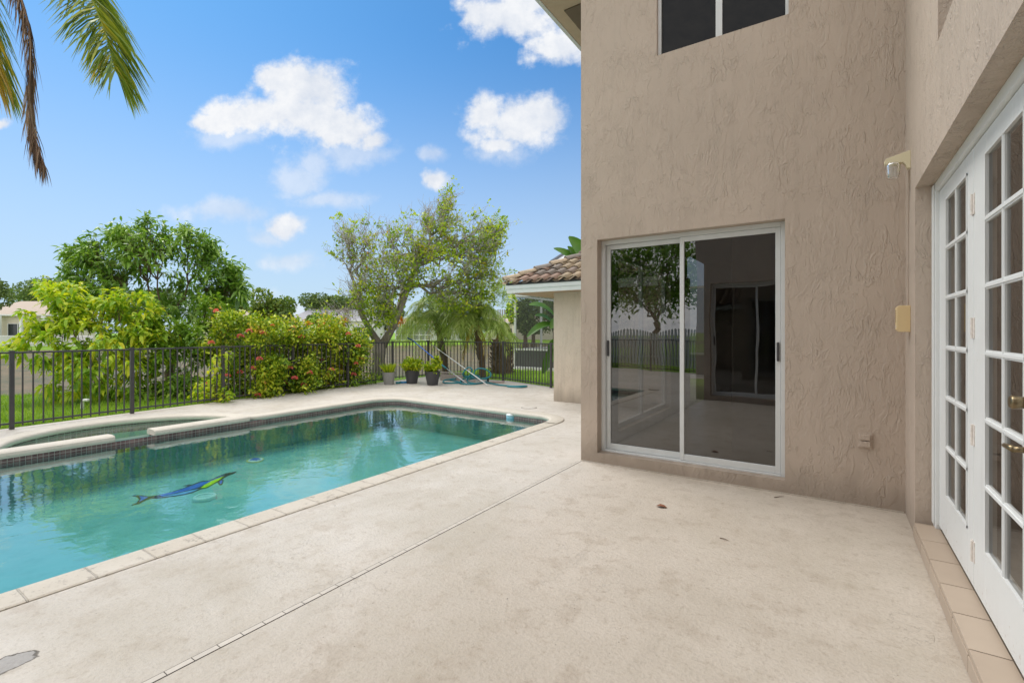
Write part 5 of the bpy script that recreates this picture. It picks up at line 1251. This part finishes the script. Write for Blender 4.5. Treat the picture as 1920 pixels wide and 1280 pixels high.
m_hose = simple('teal_hose', (.015,.20,.24), .4, var=.15, scale=30); m_silver = simple('pole_silver', (.62,.63,.62), .3, .7); m_pblue = simple('pole_blue', (.05,.16,.62), .35); m_white2 = simple('pole_white',(.75,.76,.75),.35)
def catmull(pts, k=8):
    p = [np.array(q, float) for q in pts]; p = [2*p[0]-p[1]]+p+[2*p[-1]-p[-2]]; o = []
    for i in range(1, len(p)-2):
        for t in np.linspace(0,1,k,endpoint=False):
            o.append(.5*((2*p[i])+(-p[i-1]+p[i+1])*t+(2*p[i-1]-5*p[i]+4*p[i+1]-p[i+2])*t*t+(-p[i-1]+3*p[i]-3*p[i+1]+p[i+2])*t**3))
    return np.array(o+[p[-2]])
def z4(x, y): return (680+x/4.8, 620+y/4.8)
def hp(x, y, z): px, py = z4(x,y); d = F*(H-z)/(py-HZ); return P(px,py,d)
hose = thing('vacuum_hose', 'tangled teal pool hose coiled on the deck below the leaning poles', 'hose', G(880,718))
c1 = [hp(700,425,.03),hp(780,440,.03),hp(870,465,.03),hp(740,468,.03),hp(735,445,.05),hp(830,430,.08),hp(930,410,.10),hp(1060,430,.12),hp(1140,415,.22)]
def hz(x, y, d): px, py = z4(x,y); return P(px,py,d)
d1 = 14.1
c1 += [hz(1150,380,d1),hz(1100,345,d1),hz(1040,340,d1),hz(1005,370,d1),hz(1010,410,d1)]+[hp(1050,435,.05),hp(960,400,.12)]
c2 = [hp(870,470,.03),hp(900,440,.09),hp(1000,400,.14),hp(1050,415,.10),hp(950,440,.05),hp(880,470,.03),hp(960,480,.03),hp(1060,470,.03),hp(1130,440,.06),hp(1000,425,.1),hz(905,400,d1),hz(930,345,d1),hz(960,330,d1),hz(985,350,d1),hz(975,390,d1),hp(940,450,.06),hp(1010,475,.03),hp(1110,465,.03),hp(1220,485,.03),hp(1350,497,.03),hp(1475,497,.03),hp(1420,507,.03),hp(1300,500,.03)]
for c in (c1, c2):
    cp = catmull(c); cp[:,2] = np.maximum(cp[:,2], .022); obj('hose_run', MB().tube(cp, .021, 8), m_hose, hose, smooth=True)
def pole(name, label, b0, b1, t0, t1, nm):
    pass
fenA = posts[-4]
p0 = G(876,720.5); p0[2] = .015; p1 = P(788,654,15.2); p2 = P(776,640,15.45)
pa = thing('skimmer_pole', 'blue and silver telescopic pole leaning on the fence with a net head', 'pool pole', p0)
mid = p0+(p1-p0)*.45; obj('lower_tube', MB().tube([p0,mid],.014,10), m_silver, pa, smooth=True); obj('upper_tube', MB().tube([mid-(mid-p0)*.06, p2],.017,10), m_pblue, pa, smooth=True)
obj('grip', MB().tube([mid-(mid-p0)*.07, mid+(p1-p0)*.06],.024,10), m_hose, pa, smooth=True)
nh = MB(); ax = norm(p2-p0); e1 = P(764,634,15.4); e2 = P(779,640,15.5); nh.tube([p2, e1],[.018,.012],8); nh.beam(e1+np.array([0,0,.02]), e2+np.array([0,0,-.02]), .05,.03); obj('net_head', nh, simple('net_navy',(.01,.06,.14),.5), pa)
p0 = G(915.5,723.8); p0[2] = .015; p1 = P(803,641,16.1)
pbn = thing('vacuum_pole', 'white and silver vacuum pole leaning on the fence corner post', 'pool pole', p0); mid = p0+(p1-p0)*.62
obj('lower_tube', MB().tube([p0,mid],.015,10), m_white2, pbn, smooth=True); obj('upper_tube', MB().tube([mid-(mid-p0)*.05,p1],.012,10), m_silver, pbn, smooth=True); obj('end_cap', MB().tube([p1,p1+norm(p1-p0)*.1],.03,8), M['dark'], pbn)
# wooden boards and short hose piece behind
b0 = G(826,700,.0); bd = thing('grey_board', 'weathered grey board lying behind the hose against the fence', 'board', G(845,712)); mb = MB()
mb.beam(PD(826,14.9,.10), PD(868,14.6,.10), .04,.20,(0,0,1)); mb.beam(PD(826,15.0,.24), PD(868,14.7,.24), .10,.03); obj('plank', mb, simple('weathered_wood',(.34,.30,.27),.8,var=.3,scale=20), bd)
hc_ = thing('hose_piece', 'short blue-green hose cuff lying between the gray and charcoal pots', 'hose', G(750,714)); obj('cuff', MB().tube([PD(742,13.9,.03),PD(752,13.95,.035)],.03,10), m_hose, hc_, smooth=True); obj('tube', MB().tube([PD(752,13.95,.035),PD(764,14.0,.04)],.026,10), simple('blue_tube',(.01,.22,.5),.4), hc_, smooth=True)
# low debris under the hose
db = thing('pool_vacuum', 'pinkish flat pool vacuum under the hose coil', 'pool vacuum', G(905,720)); mb = MB(); mb.beam(PD(900,14.0,.03), PD(945,14.2,.03), .12,.04); mb.beam(PD(868,14.2,.04), PD(892,14.25,.04), .10,.05); obj('base_plate', mb, simple('head_plastic',(.45,.36,.32),.6), db); obj('swivel', MB().tube([PD(915,14.05,.05),PD(915,14.0,.16)],.03,10), M['dark'], db, smooth=True)
# white PVC pipe stub in the lawn
b = gp(161, 9.9); b[2] = -.1; pv = thing('pvc_pipe', 'white bent plastic pipe stub in the grass behind the fence', 'pipe', b); c = P(155,768,9.6); 
e = c+np.array([0,0,.0]); obj('pipe', MB().tube(catmull([P(154,772,9.6), P(154.5,757,9.6), P(156,751.5,9.6), P(160,750,9.6), P(166,750.2,9.6)],5), .030, 12), M['white'], pv, smooth=True)
# leaf and twig litter on the deck
lf = G(1240,951); t = thing('dry_leaf', 'small curled brown leaf lying on the deck in front of the sliding door', 'leaf', lf); mb = MB()
leaves(mb, np.array([lf+[-.045,0,.006]]), np.array([[1,.12,.08]]), np.array([[0,0,1.]]), .095, .028, .1, .45); obj('blade', mb, simple('leaf_brown',(.20,.065,.02),.5), t)
tw = [((1350,1009),(1366,1014),'short dark twig on the deck in the court'),((1452,933),(1470,931),'thin dry twig near the stucco wall base')]
for (a_,b_,lab) in tw:
    a3 = G(*a_); b3 = G(*b_); a3[2] = b3[2] = .005; o = obj('twig', MB().tube([a3,(a3+b3)/2+[.003,.004,.002],b3],[.004,.003,.001],5), M['bark_brown']); tag(o, lab, 'twig')
# curved lid joint in the deck near the pool corner
lid = thing('access_cover', 'round plastic cover set flush in the deck by the far pool corner', 'lid', G(992,767)); lc = G(992,764); ring = MB()
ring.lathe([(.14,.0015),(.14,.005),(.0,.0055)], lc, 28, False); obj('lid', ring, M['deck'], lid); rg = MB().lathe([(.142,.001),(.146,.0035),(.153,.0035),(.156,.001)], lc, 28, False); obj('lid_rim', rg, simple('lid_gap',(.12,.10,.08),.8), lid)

# ------------------------------------------------------------------ grass blades near the fence
def grass_field(n, pts_fn):
    p = pts_fn(n); z = terrain(p[:,0], p[:,1]); ok = (z > -1.0) & (z < 0); p = p[ok]; z = z[ok]
    B = np.stack([p[:,0], p[:,1], z-.01], 1); k = len(B); D = norm(np.array([0,0,1.])+rng.normal(size=(k,3))*.45); return B, D
gm = MB()
def left_strip(n): y = rng.uniform(.2,9.5,n); x = -10.95-rng.random(n)**1.4*9.5; return np.stack([x,y],1)
def right_strip(n): x = rng.uniform(-17,-4.6,n); y = rng.uniform(11.2,20.5,n); k = (y > np.interp(x,[-17,-11.6,-8.3,-6.2,-4.6],[8,12.6,12.4,11.6,11.2])); return np.stack([x,y],1)[k]
for fn, n, L_ in ((left_strip, 42000, .13),(right_strip, 32000, .11)):
    B, D = grass_field(n, fn); k = len(B); S = norm(np.cross(D, rng.normal(size=D.shape))); L = rng.uniform(.5,1.3,k)[:,None]*L_
    V = np.stack([B-S*.006, B+S*.006, B+D*L+np.array([0,0,-.25])*L*rng.random(k)[:,None]],1); base = gm.n; gm.v.append(V.reshape(-1,3)); gm.n += 3*k
    gm.f.extend((np.arange(3)[None]+(np.arange(k)*3)[:,None]+base).tolist())
o = obj('grass', gm, M['grass']); tag(o, 'green lawn grass growing beyond the fence', 'grass', kind='stuff')
print('objects', len(bpy.data.objects))
